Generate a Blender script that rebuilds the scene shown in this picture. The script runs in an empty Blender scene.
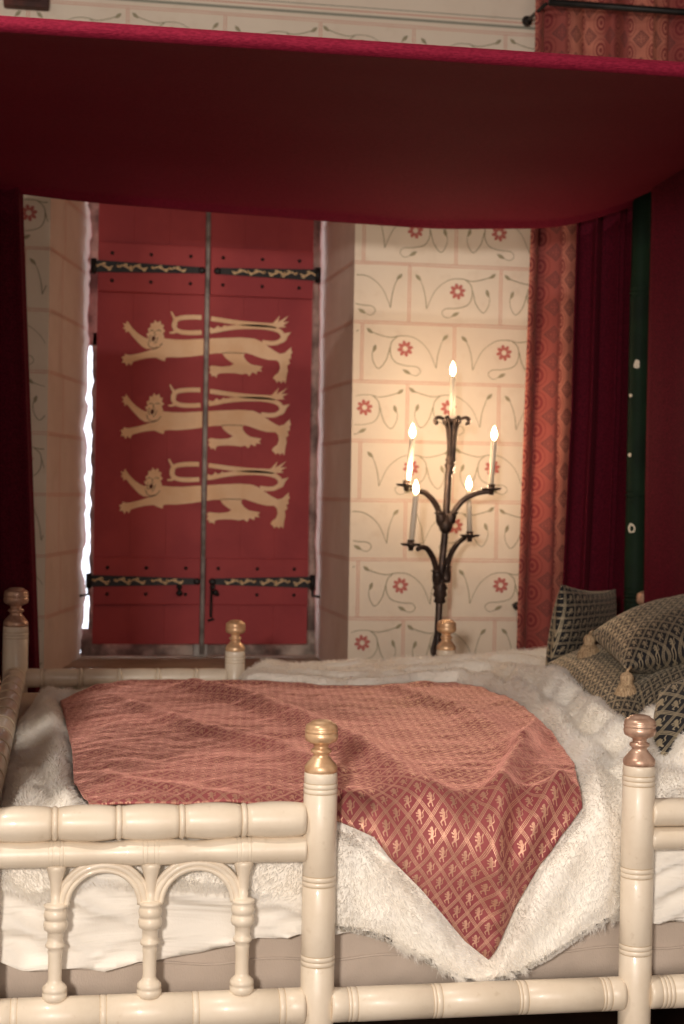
import bpy, bmesh, math, random
import numpy as np
from mathutils import Vector, Matrix, noise, geometry
random.seed(7); np.random.seed(7)
PI = math.pi
SC = bpy.context.scene
COL = SC.collection

# ------------------------------------------------------------------ camera
F_PX, CX, CY = 1575.0, 342.0, 512.0
YAW, PITCH, ROLL = math.radians(10), 20/1575, 0.0175
CAM = Vector((0, 0, 1.36))
F0 = Vector((math.sin(YAW), math.cos(YAW), 0)); Z = Vector((0, 0, 1))
FW = F0*math.cos(PITCH) - Z*math.sin(PITCH)
UP0 = Z*math.cos(PITCH) + F0*math.sin(PITCH)
RT0 = Vector((math.cos(YAW), -math.sin(YAW), 0))
UPV = UP0*math.cos(ROLL) - RT0*math.sin(ROLL)
RTV = RT0*math.cos(ROLL) + UP0*math.sin(ROLL)
def ray(u, v):
    return FW + RTV*((u-CX)/F_PX) + UPV*((CY-v)/F_PX)
def at(u, v, Y):
    d = ray(u, v); return CAM + d*((Y-CAM.y)/d.y)
cd = bpy.data.cameras.new('camera'); cam = bpy.data.objects.new('camera', cd); COL.objects.link(cam)
m = Matrix((RTV, UPV, -FW)).transposed().to_4x4(); m.translation = CAM; cam.matrix_world = m
cd.sensor_fit = 'VERTICAL'; cd.sensor_height = 36; cd.sensor_width = 24; cd.lens = 36*F_PX/1024
cd.dof.use_dof = True; cd.dof.focus_distance = 3.05; cd.dof.aperture_fstop = 5.6
cd.clip_start = .05; cd.clip_end = 60
SC.camera = cam
SC.view_settings.view_transform = 'Standard'; SC.view_settings.look = 'None'
SC.view_settings.gamma = 1; SC.view_settings.use_curve_mapping = False
SC.view_settings.exposure = 0.0

def lin(r, g, b):
    f = lambda c: (c/255/12.92) if c/255 <= .04045 else ((c/255+.055)/1.055)**2.4
    return (f(r), f(g), f(b), 1)

# ------------------------------------------------------------------ node maths
class N:
    def __init__(s, nt): s.nt = nt
    def node(s, t, **k):
        n = s.nt.nodes.new(t)
        for a, b in k.items(): setattr(n, a, b)
        return n
    def sock(s, inp, v):
        if isinstance(v, E): s.nt.links.new(v.s, inp)
        else: inp.default_value = v
    def m(s, op, *a, clamp=False):
        n = s.node('ShaderNodeMath', operation=op, use_clamp=clamp)
        for i, v in enumerate(a): s.sock(n.inputs[i], v)
        return E(s, n.outputs[0])
    def step(s, x, lo, hi):       # smooth 0..1
        n = s.node('ShaderNodeMapRange', interpolation_type='SMOOTHSTEP')
        s.sock(n.inputs[0], x); n.inputs[1].default_value = lo; n.inputs[2].default_value = hi
        return E(s, n.outputs[0])
    def mix(s, f, a, b):
        n = s.node('ShaderNodeMix', data_type='RGBA')
        s.sock(n.inputs[0], f); s.sock(n.inputs[6], a); s.sock(n.inputs[7], b)
        return E(s, n.outputs[2])
    def noise(s, scale, vec=None, detail=3, rough=.5, dist=0):
        n = s.node('ShaderNodeTexNoise'); n.inputs['Scale'].default_value = scale
        n.inputs['Detail'].default_value = detail; n.inputs['Roughness'].default_value = rough
        n.inputs['Distortion'].default_value = dist
        if vec is None: vec = s.obj()
        s.nt.links.new(vec.s, n.inputs['Vector'])
        return E(s, n.outputs[0])
    def obj(s): return E(s, s.node('ShaderNodeTexCoord').outputs['Object'])
    def uv(s):
        n = s.node('ShaderNodeUVMap'); return E(s, n.outputs[0])
    def sep(s, v):
        n = s.node('ShaderNodeSeparateXYZ'); s.nt.links.new(v.s, n.inputs[0])
        return E(s, n.outputs[0]), E(s, n.outputs[1]), E(s, n.outputs[2])
    def scalev(s, v, x, y, z):
        n = s.node('ShaderNodeMapping'); s.nt.links.new(v.s, n.inputs[0]); n.inputs['Scale'].default_value = (x, y, z)
        return E(s, n.outputs[0])
class E:
    def __init__(s, b, k): s.b = b; s.s = k
    def __add__(s, o): return s.b.m('ADD', s, o)
    def __radd__(s, o): return s.b.m('ADD', s, o)
    def __sub__(s, o): return s.b.m('SUBTRACT', s, o)
    def __rsub__(s, o): return s.b.m('SUBTRACT', o, s)
    def __mul__(s, o): return s.b.m('MULTIPLY', s, o)
    def __rmul__(s, o): return s.b.m('MULTIPLY', s, o)
    def fract(s): return s.b.m('FRACT', s)
    def abs(s): return s.b.m('ABSOLUTE', s)
def mx(a, b): return a.b.m('MAXIMUM', a, b)
def mn(a, b): return a.b.m('MINIMUM', a, b)

def mat(name, col, rough=.6, metal=0, fn=None, sheen=0, sheen_tint=None, bump=None, spec=.5, coat=0, sheen_rough=.4):
    """fn(b)-> (colour E or None, height E or None)"""
    M = bpy.data.materials.new(name); M.use_nodes = True; nt = M.node_tree
    p = nt.nodes['Principled BSDF']; p.inputs['Base Color'].default_value = col
    p.inputs['Roughness'].default_value = rough; p.inputs['Metallic'].default_value = metal
    p.inputs['Specular IOR Level'].default_value = spec
    p.inputs['Coat Weight'].default_value = coat
    if sheen:
        p.inputs['Sheen Weight'].default_value = sheen; p.inputs['Sheen Roughness'].default_value = sheen_rough
        p.inputs['Sheen Tint'].default_value = sheen_tint or col
    if fn:
        b = N(nt); r = fn(b)
        if r[0] is not None: nt.links.new(r[0].s, p.inputs['Base Color'])
        if r[1] is not None:
            bn = nt.nodes.new('ShaderNodeBump'); bn.inputs['Strength'].default_value = (bump or (.3, .002))[0]
            bn.inputs['Distance'].default_value = (bump or (.3, .002))[1]
            nt.links.new(r[1].s, bn.inputs['Height']); nt.links.new(bn.outputs[0], p.inputs['Normal'])
        if len(r) > 2 and r[2] is not None: nt.links.new(r[2].s, p.inputs['Roughness'])
        if len(r) > 3: nt.links.new(r[3].s, p.inputs['Metallic'])
    return M

def vary(c1, c2, sc=6, bs=200, bz=None):
    def f(b):
        n = b.noise(sc, detail=5, rough=.6)
        return b.mix(b.step(n, .35, .65), c1, c2), b.noise(bs, detail=2)
    return f

def capsule(b, x, y, ax, ay, bx, by, r):
    dx, dy = bx-ax, by-ay; L = dx*dx+dy*dy
    px, py = x-ax, y-ay
    if L < 1e-9:
        return b.m('SQRT', px*px+py*py) - r
    t = b.m('MULTIPLY', px*dx+py*dy, 1/L, clamp=True)
    qx = px-t*dx; qy = py-t*dy
    return b.m('SQRT', qx*qx+qy*qy) - r

def brocade(ground, gold, ground2, gold2, cell, weave=900):
    """diamond lattice of double gold bands, a small rampant beast in every diamond"""
    def f(b):
        uv = b.uv(); u, v, _ = b.sep(uv)
        wob = (b.noise(7, uv, 2)-.5)*.012
        u = u+wob
        p = (u+v*.86)*(1/cell); q = (u-v*.86)*(1/cell)
        fp = (p.fract()-.5); fq = (q.fract()-.5)
        def band(a):
            a = a.abs()
            one = b.step(a, .40, .418)-b.step(a, .445, .455)
            two = b.step(a, .475, .485)
            return mx(one, two)
        lat = mx(band(fp), band(fq))
        x = (fp+fq)*.80; y = (fp-fq)*.80
        segs = [(-.02,-.10,.04,.14,.085), (-.04,.25,-.02,.27,.085), (-.12,.25,-.05,.24,.04),
                (-.24,.16,0,.12,.035), (-.20,.02,0,.02,.035), (-.04,-.12,-.20,-.24,.04), (-.20,-.24,-.12,-.36,.03),
                (.04,-.12,.12,-.34,.04), (.06,-.10,.24,-.02,.025), (.24,-.02,.20,.18,.025), (.20,.18,.27,.28,.035)]
        d = None
        for s_ in segs:
            c = capsule(b, x, y, *s_); d = c if d is None else mn(d, c)
        lion = 1-b.step(d, -.006, .012)
        mask = mx(lion, lat)
        gn = b.noise(5, uv, 4)
        wv = b.noise(weave, uv, 1)
        g = b.mix(b.step(gn, .35, .65), ground, ground2)
        h = b.mix(b.step(wv, .3, .7), gold, gold2)
        return b.mix(mask, g, h), mask*.6+wv*.5, .75-mask*.30, mask*.45
    return f

def damask(b):
    uv = b.uv(); u, v, _ = b.sep(uv)
    u = u*(1/.078); v = v*(1/.100)
    row = b.m('FLOOR', v)
    a = u.fract()-.5; c = v.fract()-.5
    a2 = (u+.5).fract()-.5; c2 = (v+.5).fract()-.5
    def ring(d, r, w): return 1-b.step((d-r).abs(), w*.4, w)
    dia = a.abs()+c.abs()
    cir = b.m('SQRT', a2*a2+c2*c2*.55)
    crs = mn(a.abs(), c.abs())
    m1 = mx(ring(dia, .30, .05), ring(dia, .20, .04))
    m1 = mx(m1, (1-b.step(dia, .10, .16))*b.step(crs, .01, .03))
    m2 = mx(ring(cir, .17, .05), 1-b.step(cir, .05, .09))
    m2 = mx(m2, ring(cir, .30, .025)*.6)
    # light and shade of the folds, painted in as broad stripes
    st = b.m('SINE', u*1.57)
    s1 = b.step(st, -.2, .5)
    n = b.noise(14, uv, 4)
    base = b.mix(s1, lin(196, 124, 106), lin(152, 80, 74))
    base = b.mix(b.step(n, .35, .7)*.35, base, lin(132, 66, 62))
    pat = b.mix(m2*.9, base, lin(120, 48, 52))
    pat = b.mix(m1*.85, pat, lin(104, 62, 62))
    return pat, b.noise(500, uv, 1)

def plaster(c1, c2):
    def f(b):
        n = b.noise(2.2, detail=6, rough=.6); n2 = b.noise(18, detail=4)
        c = b.mix(b.step(n, .3, .7), c1, c2)
        c = b.mix(b.step(n2, .55, .75)*.15, c, lin(190, 165, 140))
        return c, n2*.8+b.noise(7, detail=3)*1.5
    return f

def cream_fn(b):
    n = b.noise(9, detail=5, rough=.65); n2 = b.noise(60, b.scalev(b.obj(), 1, 1, 1), 3)
    c = b.mix(b.step(n, .3, .7), lin(236, 222, 202), lin(226, 210, 188))
    c = b.mix(b.step(n2, .62, .8)*.3, c, lin(186, 162, 130))
    return c, b.noise(35, detail=3)

def gilt_fn(c1, c2):
    def f(b):
        n = b.noise(40, detail=4, rough=.6)
        return b.mix(b.step(n, .35, .65), c1, c2), n
    return f

M = {}
M['wall'] = mat('plaster_wall', lin(232, 212, 186), .9, fn=plaster(lin(232, 220, 204), lin(224, 210, 194)), bump=(.35, .004), spec=.2)
M['reveal'] = mat('plaster_reveal', lin(226, 200, 176), .9, fn=plaster(lin(226, 206, 194), lin(214, 190, 176)), bump=(.5, .006), spec=.2)
M['redline'] = mat('wall_line_paint', lin(212, 158, 140), .9, spec=.1)
M['vine'] = mat('wall_vine_paint', lin(158, 150, 126), .9, spec=.1)
M['petal'] = mat('wall_flower_paint', lin(186, 112, 106), .9, spec=.1)
M['greyband'] = mat('wall_band_paint', lin(150, 150, 138), .9, spec=.1)
M['sill'] = mat('sill_stone', lin(170, 150, 130), .85, fn=vary(lin(176, 154, 134), lin(150, 130, 112), 5, 60), spec=.2)
M['floor'] = mat('floor_boards', lin(70, 48, 34), .5, fn=vary(lin(66, 44, 32), lin(46, 30, 22), 4, 90))
M['ceiling'] = mat('ceiling_timber', lin(90, 66, 48), .8, fn=vary(lin(90, 66, 48), lin(70, 50, 36), 5, 60))
M['cream'] = mat('cream_painted_wood', lin(228, 210, 180), .38, fn=cream_fn, bump=(.15, .002), spec=.5, coat=.25)
M['gilt'] = mat('gilded_wood', lin(190, 150, 96), .36, .42, fn=gilt_fn(lin(236, 198, 158), lin(212, 168, 128)), bump=(.2, .001))
M['copper'] = mat('coppery_gilding', lin(190, 130, 96), .36, .45, fn=gilt_fn(lin(212, 178, 156), lin(186, 148, 126)), bump=(.2, .001))
M['groove'] = mat('groove_paint', lin(196, 170, 134), .6, spec=.2)
M['shutter'] = mat('red_painted_boards', lin(150, 36, 38), .62, fn=vary(lin(172, 66, 68), lin(156, 55, 60), 3, 50), bump=(.2, .002), spec=.35)
M['seam'] = mat('board_seam', lin(80, 20, 22), .9)
M['lion'] = mat('ochre_lion_paint', lin(226, 176, 110), .6, fn=vary(lin(246, 208, 168), lin(238, 194, 150), 8, 60), bump=(.2, .001), spec=.3)
M['lionline'] = mat('lion_line_paint', lin(90, 44, 30), .8)
M['iron'] = mat('black_iron', lin(34, 30, 30), .5, .4, fn=vary(lin(38, 33, 32), lin(22, 20, 20), 20, 90), bump=(.3, .002))
M['ironrust'] = mat('wrought_iron', lin(60, 48, 42), .45, .6, fn=vary(lin(92, 76, 68), lin(58, 48, 44), 22, 80), bump=(.4, .003))
M['greybar'] = mat('grey_weathered_bar', lin(120, 112, 104), .55, 0, fn=vary(lin(176, 170, 164), lin(120, 114, 110), 14, 60))
M['frame'] = mat('grey_stone_frame', lin(170, 158, 144), .8, fn=vary(lin(190, 178, 164), lin(112, 102, 94), 9, 60), bump=(.6, .006))
M['scroll'] = mat('gold_scroll_paint', lin(226, 190, 140), .5)
M['canopy'] = mat('crimson_canopy_cloth', lin(122, 18, 36), .85, fn=lambda b: (b.mix(b.step(b.noise(320, b.scalev(b.obj(), .35, 1, 1), 2), .35, .65), lin(122, 26, 48), lin(104, 18, 39)), b.noise(420, b.scalev(b.obj(), .3, 1, 1), 2)), sheen=.12, sheen_tint=lin(190, 80, 84), bump=(.5, .003), spec=.1)
M['maroon'] = mat('maroon_curtain_cloth', lin(92, 10, 30), .85, fn=lambda b: (b.mix(b.step(b.noise(200, b.obj(), 3), .4, .6), lin(92, 17, 34), lin(70, 12, 26)), b.noise(300, b.obj(), 2)), sheen=.2, sheen_tint=lin(150, 60, 74), bump=(.4, .002), spec=.1)
M['damask'] = mat('damask_curtain_cloth', lin(200, 110, 80), .8, fn=damask, sheen=.3, sheen_tint=lin(240, 180, 150), bump=(.2, .001), spec=.15)
M['green'] = mat('dark_green_paint', lin(28, 52, 36), .7, fn=vary(lin(20, 42, 26), lin(14, 30, 19), 8, 50), spec=.2)
M['chip'] = mat('bare_white_chip', lin(230, 220, 200), .8)
M['linen'] = mat('beige_linen', lin(196, 178, 160), .9, fn=lambda b: (b.mix(b.step(b.noise(6, b.obj(), 4), .3, .7), lin(206, 190, 176), lin(192, 176, 162)), b.noise(380, b.scalev(b.obj(), 1, 1, .5), 2)), bump=(.35, .002), spec=.1, sheen=.2, sheen_tint=lin(230, 220, 205))
M['sheet'] = mat('white_cotton_sheet', lin(248, 242, 232), .85, fn=lambda b: (None, b.noise(1.0, b.scalev(b.obj(), 4, 4, 26), 3, .45, .6)+b.noise(300, b.obj(), 1)*.02), bump=(.8, .016), spec=.15, sheen=.2, sheen_tint=lin(250, 245, 235))
M['brocade'] = mat('crimson_gold_brocade', lin(150, 70, 66), .7, fn=brocade(lin(142, 66, 70), lin(224, 178, 150), lin(160, 84, 84), lin(196, 138, 118), .042), sheen=.8, sheen_tint=lin(244, 176, 160), sheen_rough=.3, bump=(.45, .0015), spec=.35)
M['pillow'] = mat('black_gold_brocade', lin(60, 54, 44), .7, fn=brocade(lin(28, 28, 33), lin(196, 180, 150), lin(38, 38, 42), lin(164, 150, 124), .055), sheen=.35, sheen_tint=lin(200, 190, 170), bump=(.5, .002), spec=.3)
M['pillowback'] = mat('dark_linen', lin(50, 46, 40), .9)
M['tassel'] = mat('tan_tassel_thread', lin(196, 166, 130), .7, fn=lambda b: (b.mix(b.step(b.noise(30, b.scalev(b.obj(), 14, 14, 1), 2), .35, .65), lin(206, 178, 142), lin(150, 122, 92)), b.noise(60, b.scalev(b.obj(), 14, 14, .6), 2)), bump=(.6, .003), sheen=.3)
M['wax'] = mat('candle_wax', lin(240, 226, 204), .5); M['wax'].node_tree.nodes['Principled BSDF'].inputs['Subsurface Weight'].default_value = .0
M['wax'].node_tree.nodes['Principled BSDF'].inputs['Subsurface Radius'].default_value = (.01, .006, .004)
M['furskin'] = mat('white_fur_skin', lin(236, 226, 208), .95, fn=vary(lin(250, 245, 236), lin(244, 236, 224), 10, 90), bump=(.6, .004), spec=.05)
M['corbel'] = mat('dark_red_brown_wood', lin(92, 44, 34), .7, fn=vary(lin(98, 46, 36), lin(60, 30, 26), 10, 50))

def emis(name, col, st):
    m_ = bpy.data.materials.new(name); m_.use_nodes = True; nt = m_.node_tree; nt.nodes.clear()
    e = nt.nodes.new('ShaderNodeEmission'); e.inputs[0].default_value = col; e.inputs[1].default_value = st
    o = nt.nodes.new('ShaderNodeOutputMaterial'); nt.links.new(e.outputs[0], o.inputs[0]); return m_
M['flame'] = emis('lit_flame', lin(255, 222, 170), 30)
M['daylight'] = emis('daylit_pane', lin(240, 244, 255), 2.6)
def fur_mat():
    m_ = bpy.data.materials.new('white_fur_hair'); m_.use_nodes = True; nt = m_.node_tree; nt.nodes.clear(); b = N(nt)
    n = b.noise(9, b.obj(), 4)
    c = b.mix(b.step(n, .3, .7), lin(255, 253, 250), lin(251, 247, 240))
    d = nt.nodes.new('ShaderNodeBsdfDiffuse'); t = nt.nodes.new('ShaderNodeBsdfTranslucent'); x = nt.nodes.new('ShaderNodeMixShader')
    x.inputs[0].default_value = .5; o = nt.nodes.new('ShaderNodeOutputMaterial')
    nt.links.new(c.s, d.inputs[0]); nt.links.new(c.s, t.inputs[0]); nt.links.new(d.outputs[0], x.inputs[1]); nt.links.new(t.outputs[0], x.inputs[2]); nt.links.new(x.outputs[0], o.inputs[0])
    return m_
M['furhair'] = fur_mat()

# ------------------------------------------------------------------ mesh building
class MB:
    def __init__(s): s.v = []; s.f = []; s.mi = []; s.sm = []; s.uv = []
    def add(s, vs, fs, mi=0, smooth=True, uvs=None):
        o = len(s.v); s.v += [tuple(p) for p in vs]
        s.uv += (list(uvs) if uvs else [(0, 0)]*len(vs))
        for f in fs: s.f.append([o+i for i in f]); s.mi.append(mi); s.sm.append(smooth)
    def box(s, a, b, mi=0, bev=0):
        (x0, y0, z0), (x1, y1, z1) = a, b
        x0, x1 = sorted((x0, x1)); y0, y1 = sorted((y0, y1)); z0, z1 = sorted((z0, z1))
        if bev <= 0:
            vs = [(x, y, z) for x in (x0, x1) for y in (y0, y1) for z in (z0, z1)]
            s.add(vs, [(0,1,3,2),(4,6,7,5),(0,4,5,1),(2,3,7,6),(0,2,6,4),(1,5,7,3)], mi, False)
            return
        bm = bmesh.new(); bmesh.ops.create_cube(bm, size=1)
        for v in bm.verts: v.co = Vector(((x0+x1)/2+v.co.x*(x1-x0), (y0+y1)/2+v.co.y*(y1-y0), (z0+z1)/2+v.co.z*(z1-z0)))
        bmesh.ops.bevel(bm, geom=bm.edges[:], offset=bev, segments=2, affect='EDGES', profile=.6)
        bm.verts.index_update()
        s.add([v.co[:] for v in bm.verts], [[v.index for v in f.verts] for f in bm.faces], mi, False); bm.free()
    def lathe(s, prof, o=(0,0,0), axis=(0,0,1), n=28, mi=0, cap=True):
        """prof: [(r, t)] along axis; entries may carry a material index as third item (for the band above it)"""
        o = Vector(o); ax = Vector(axis).normalized()
        x = ax.orthogonal().normalized(); y = ax.cross(x)
        vs = []; fs = []; ms = []
        for p in prof:
            for k in range(n):
                a = 2*PI*k/n; vs.append(o+ax*p[1]+(x*math.cos(a)+y*math.sin(a))*p[0])
        b0 = len(s.v); s.v += [tuple(p) for p in vs]; s.uv += [(0,0)]*len(vs)
        for i in range(len(prof)-1):
            mm = prof[i][2] if len(prof[i]) > 2 else mi
            for k in range(n):
                k2 = (k+1) % n
                s.f.append([b0+i*n+k, b0+i*n+k2, b0+(i+1)*n+k2, b0+(i+1)*n+k]); s.mi.append(mm); s.sm.append(True)
        if cap:
            s.f.append([b0+k for k in range(n)][::-1]); s.mi.append(mi); s.sm.append(False)
            s.f.append([b0+(len(prof)-1)*n+k for k in range(n)]); s.mi.append(mi); s.sm.append(False)
    def tube(s, pts, rad, n=12, mi=0, flat=1.0):
        pts = [Vector(p) for p in pts]
        if not hasattr(rad, '__len__'): rad = [rad]*len(pts)
        t0 = (pts[1]-pts[0]).normalized(); nx = t0.orthogonal().normalized()
        vs = []
        for i, p in enumerate(pts):
            t = (pts[min(i+1, len(pts)-1)]-pts[max(i-1, 0)]).normalized()
            nx = (nx-t*nx.dot(t)).normalized(); ny = t.cross(nx)
            for k in range(n):
                a = 2*PI*k/n; vs.append(p+(nx*math.cos(a)+ny*math.sin(a)*flat)*rad[i])
        fs = []
        for i in range(len(pts)-1):
            for k in range(n):
                k2 = (k+1) % n; fs.append((i*n+k, i*n+k2, (i+1)*n+k2, (i+1)*n+k))
        fs.append(tuple(range(n))[::-1]); fs.append(tuple((len(pts)-1)*n+k for k in range(n)))
        s.add(vs, fs, mi)
    def poly(s, pts2, place, th, mi=0):
        """flat outline pts2 [(a,b)], place(a,b,h)->point; th = thickness"""
        tri = geometry.tessellate_polygon([[Vector((p[0], p[1], 0)) for p in pts2]])
        n = len(pts2)
        vs = [place(p[0], p[1], th) for p in pts2]+[place(p[0], p[1], 0) for p in pts2]
        fs = [tuple(t) for t in tri]+[(i, (i+1) % n, n+(i+1) % n, n+i) for i in range(n)]
        s.add(vs, fs, mi, False)
    def ribbon(s, pts2, w, place, th, mi=0, side=True):
        if not hasattr(w, '__len__'): w = [w]*len(pts2)
        L = []; Rr = []
        n = len(pts2)
        for i in range(n):
            a = pts2[max(i-1, 0)]; c = pts2[min(i+1, n-1)]
            dx, dy = c[0]-a[0], c[1]-a[1]; l = math.hypot(dx, dy) or 1
            nx, ny = -dy/l*w[i]/2, dx/l*w[i]/2
            L.append((pts2[i][0]+nx, pts2[i][1]+ny)); Rr.append((pts2[i][0]-nx, pts2[i][1]-ny))
        vs = [place(p[0], p[1], th) for p in L]+[place(p[0], p[1], th) for p in Rr]
        fs = [(i, i+1, n+i+1, n+i) for i in range(n-1)]
        s.add(vs, fs, mi, False)
    def build(s, name, mats, parent=None, loc=None, mods=()):
        me = bpy.data.meshes.new(name)
        off = Vector(loc) if loc is not None else Vector((0,0,0))
        me.from_pydata([(x-off.x, y-off.y, z-off.z) for x, y, z in s.v], [], s.f)
        if not isinstance(mats, (list, tuple)): mats = [mats]
        for m_ in mats: me.materials.append(m_)
        me.polygons.foreach_set('material_index', s.mi); me.polygons.foreach_set('use_smooth', s.sm)
        uvl = me.uv_layers.new(name='UVMap')
        li = np.zeros(len(me.loops), dtype=np.int32); me.loops.foreach_get('vertex_index', li)
        ua = np.array(s.uv, dtype=np.float32)[li]; uvl.data.foreach_set('uv', ua.ravel())
        me.validate(); me.update()
        o = bpy.data.objects.new(name, me); COL.objects.link(o)
        if parent is not None:
            o.parent = parent
            o.location = off - world_loc(parent)
        else: o.location = off
        return o
def world_loc(o):
    l = Vector((0,0,0))
    while o is not None: l += o.location; o = o.parent
    return l
def fixn(o):
    bm = bmesh.new(); bm.from_mesh(o.data); bmesh.ops.recalc_face_normals(bm, faces=bm.faces); bm.to_mesh(o.data); bm.free(); return o
def tag(o, label=None, cat=None, group=None, kind=None):
    if label: o['label'] = label
    if cat: o['category'] = cat
    if group: o['group'] = group
    if kind: o['kind'] = kind
    return o
def empty(name, loc):
    o = bpy.data.objects.new(name, None); o.location = loc; o.empty_display_size = .05; COL.objects.link(o); return o
def cr(pts, n=8):
    """smooth curve through points"""
    P = [tuple(p) for p in pts]; P = [P[0]]+P+[P[-1]]; out = []
    for i in range(1, len(P)-2):
        for k in range(n):
            t = k/n
            out.append(tuple(.5*((2*b)+(-a+c)*t+(2*a-5*b+4*c-d)*t*t+(-a+3*b-3*c+d)*t**3) for a, b, c, d in zip(P[i-1], P[i], P[i+1], P[i+2])))
    out.append(P[-2]); return out

# ------------------------------------------------------------------ key planes
YN, YF, YW, YS = 2.75, 4.90, 5.75, 6.36        # bed near side, bed far side, wall face, shutter face
XL, XR = -3.0, 4.2
ZC = 4.4
wl0 = at(47, 440, YW).x; wr0 = at(351.5, 440, YW).x          # embrasure at the wall face
YB = 6.44
wl1 = at(86, 470, YB).x; wr1 = at(318, 440, YB).x
zsill = at(200, 655.5, YB).z; zlin = 2.86

# ------------------------------------------------------------------ wall with painted courses
course = .2202
zline0 = at(454, 384, YW).z                                  # one painted bed joint
xj = at(454, 360, YW).x                                      # one upright joint
BW = .352
MOT = {
 'stems': [[(65,415),(100,430),(150,441),(190,434),(240,440),(290,480),(322,548)], [(322,548),(328,500),(342,455),(362,428)],
           [(176,437),(154,460),(152,500),(170,530),(210,542),(250,545),(264,562),(245,578),(215,566)],
           [(149,478),(135,525),(108,555),(88,530),(84,500),(93,478)]],
 'leaves': [((62,410),(84,428)), ((366,424),(345,445)), ((198,556),(228,572)), ((97,468),(88,496))],
 'flower': (206,480)}
def mot(pt, mirror):
    x = (pt[0]-49)/343; y = (pt[1]-388)/215
    return (1-x if mirror else x), y
def leafpoly(a, b, w):
    dx, dy = b[0]-a[0], b[1]-a[1]; l = math.hypot(dx, dy); ux, uy = dx/l, dy/l
    pr = [(0,0),(.25,.7),(.5,1),(.75,.7),(1,.15)]
    return [(a[0]+ux*l*t-uy*w*q, a[1]+uy*l*t+ux*w*q) for t, q in pr]+[(a[0]+ux*l*t+uy*w*q, a[1]+uy*l*t-ux*w*q) for t, q in pr[::-1][:-1]]
wallmats = [M['wall'], M['redline'], M['vine'], M['petal'], M['greyband'], M['reveal'], M['sill']]
wb = MB()
def quad(b, a, c, d, e, mi, nx=1, ny=1):
    b.add([a, c, d, e], [(0, 1, 2, 3)], mi, False)
zb = 0
def wallpanel(x0, x1, z0, z1): wb.add([(x0,YW,z0),(x1,YW,z0),(x1,YW,z1),(x0,YW,z1)], [(0,1,2,3)], 0, False)
wallpanel(XL, wl0, 0, ZC); wallpanel(wr0, XR, 0, ZC); wallpanel(wl0, wr0, zlin, ZC); wallpanel(wl0, wr0, 0, zsill-.012)
wallthick = .95
wb.add([(XL,YW,0),(XR,YW,0),(XR,YW,ZC),(XL,YW,ZC),(XL,YW+wallthick,0),(XR,YW+wallthick,0),(XR,YW+wallthick,ZC),(XL,YW+wallthick,ZC)],
       [(4,5,1,0),(3,2,6,7),(0,3,7,4),(5,6,2,1)], 0, False)
# back face of the wall round the window
xo0, xo1, zo0, zo1 = wl1-.0, wr1+.0, zsill, zlin
for (a, b_, c, d) in [(XL, xo0, 0, ZC), (xo1, XR, 0, ZC), (xo0, xo1, zo1, ZC), (xo0, xo1, 0, zo0)]:
    wb.add([(a,YW+wallthick,c),(b_,YW+wallthick,c),(b_,YW+wallthick,d),(a,YW+wallthick,d)], [(3,2,1,0)], 0, False)
# reveals: gridded, with the uneven broken arris by the window
def reveal(xa, xb, sgn, jag):
    nz, ny = 90, 12; vs = []; fs = []
    for i in range(nz+1):
        z = zsill-.01+(zlin-zsill+.01)*i/nz
        je = jag*(noise.noise(Vector((3.1, 0, z*9)))+.6*noise.noise(Vector((7.7, 0, z*31)))) 
        for j in range(ny+1):
            t = j/ny; y = YW+(YB-YW)*t
            x = xa+(xb-xa)*t + sgn*je*(t**6) + sgn*.004*noise.noise(Vector((sgn*5, y*5, z*4)))*min(1, t*6)
            vs.append((x, y, z))
    for i in range(nz):
        for j in range(ny):
            a = i*(ny+1)+j; q = (a, a+1, a+ny+2, a+ny+1)
            fs.append(q)
    wb.add(vs, fs, 5, True)
    # return behind to the outer face
    wb.add([(vs[i*(ny+1)+ny][0], YB, vs[i*(ny+1)+ny][2]) for i in range(nz+1)]+[(vs[i*(ny+1)+ny][0]-sgn*.01, YW+wallthick, vs[i*(ny+1)+ny][2]) for i in range(nz+1)],
           [(i, nz+1+i, nz+2+i, i+1) for i in range(nz)], 5, True)
reveal(wl0, wl1, 1, .020); reveal(wr0, wr1, -1, .008)
wb.add([(wl0,YW,zlin),(wr0,YW,zlin),(wr1,YB,zlin),(wl1,YB,zlin),(wr1,YW+wallthick,zlin),(wl1,YW+wallthick,zlin)], [(0,1,2,3),(3,2,4,5)], 5, False)
wb.add([(wl0,YW,zsill-.012),(wr0,YW,zsill-.012),(wr1,YB,zsill),(wl1,YB,zsill),(wr1,YW+wallthick,zsill),(wl1,YW+wallthick,zsill)], [(0,1,2,3),(3,2,4,5)], 6, False)
H = .0012
def pw(a, b, h): return (a, YW-h, b)
def inside_panel(x, z):
    return not (wl0 < x < wr0 and zsill-.02 < z < zlin)
xvis0, xvis1, zvis0, zvis1 = -2.95, 4.15, .05, 4.3
def hline(z, x0, x1, w=.0024, mi=1, seed=0):
    n = max(2, int((x1-x0)/.05)); pts = []; ws = []
    for i in range(n+1):
        x = x0+(x1-x0)*i/n
        pts.append((x, z+.0016*noise.noise(Vector((x*4, z*13+seed, 2))))); ws.append(w*(1+.35*noise.noise(Vector((x*9, z*7+seed, 5)))))
    wb.ribbon(pts, ws, pw, H, mi)
def vline(x, z0, z1, w=.0026):
    n = 6; wb.ribbon([(x+.0012*noise.noise(Vector((x*14, (z0+(z1-z0)*i/n)*12, 3))), z0+(z1-z0)*i/n) for i in range(n+1)], w, pw, H, 1)
zr = zline0
while zr-course > zvis0: zr -= course
row = int(round((zr-zline0)/course))
ztop_border = zline0+course*6
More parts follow.
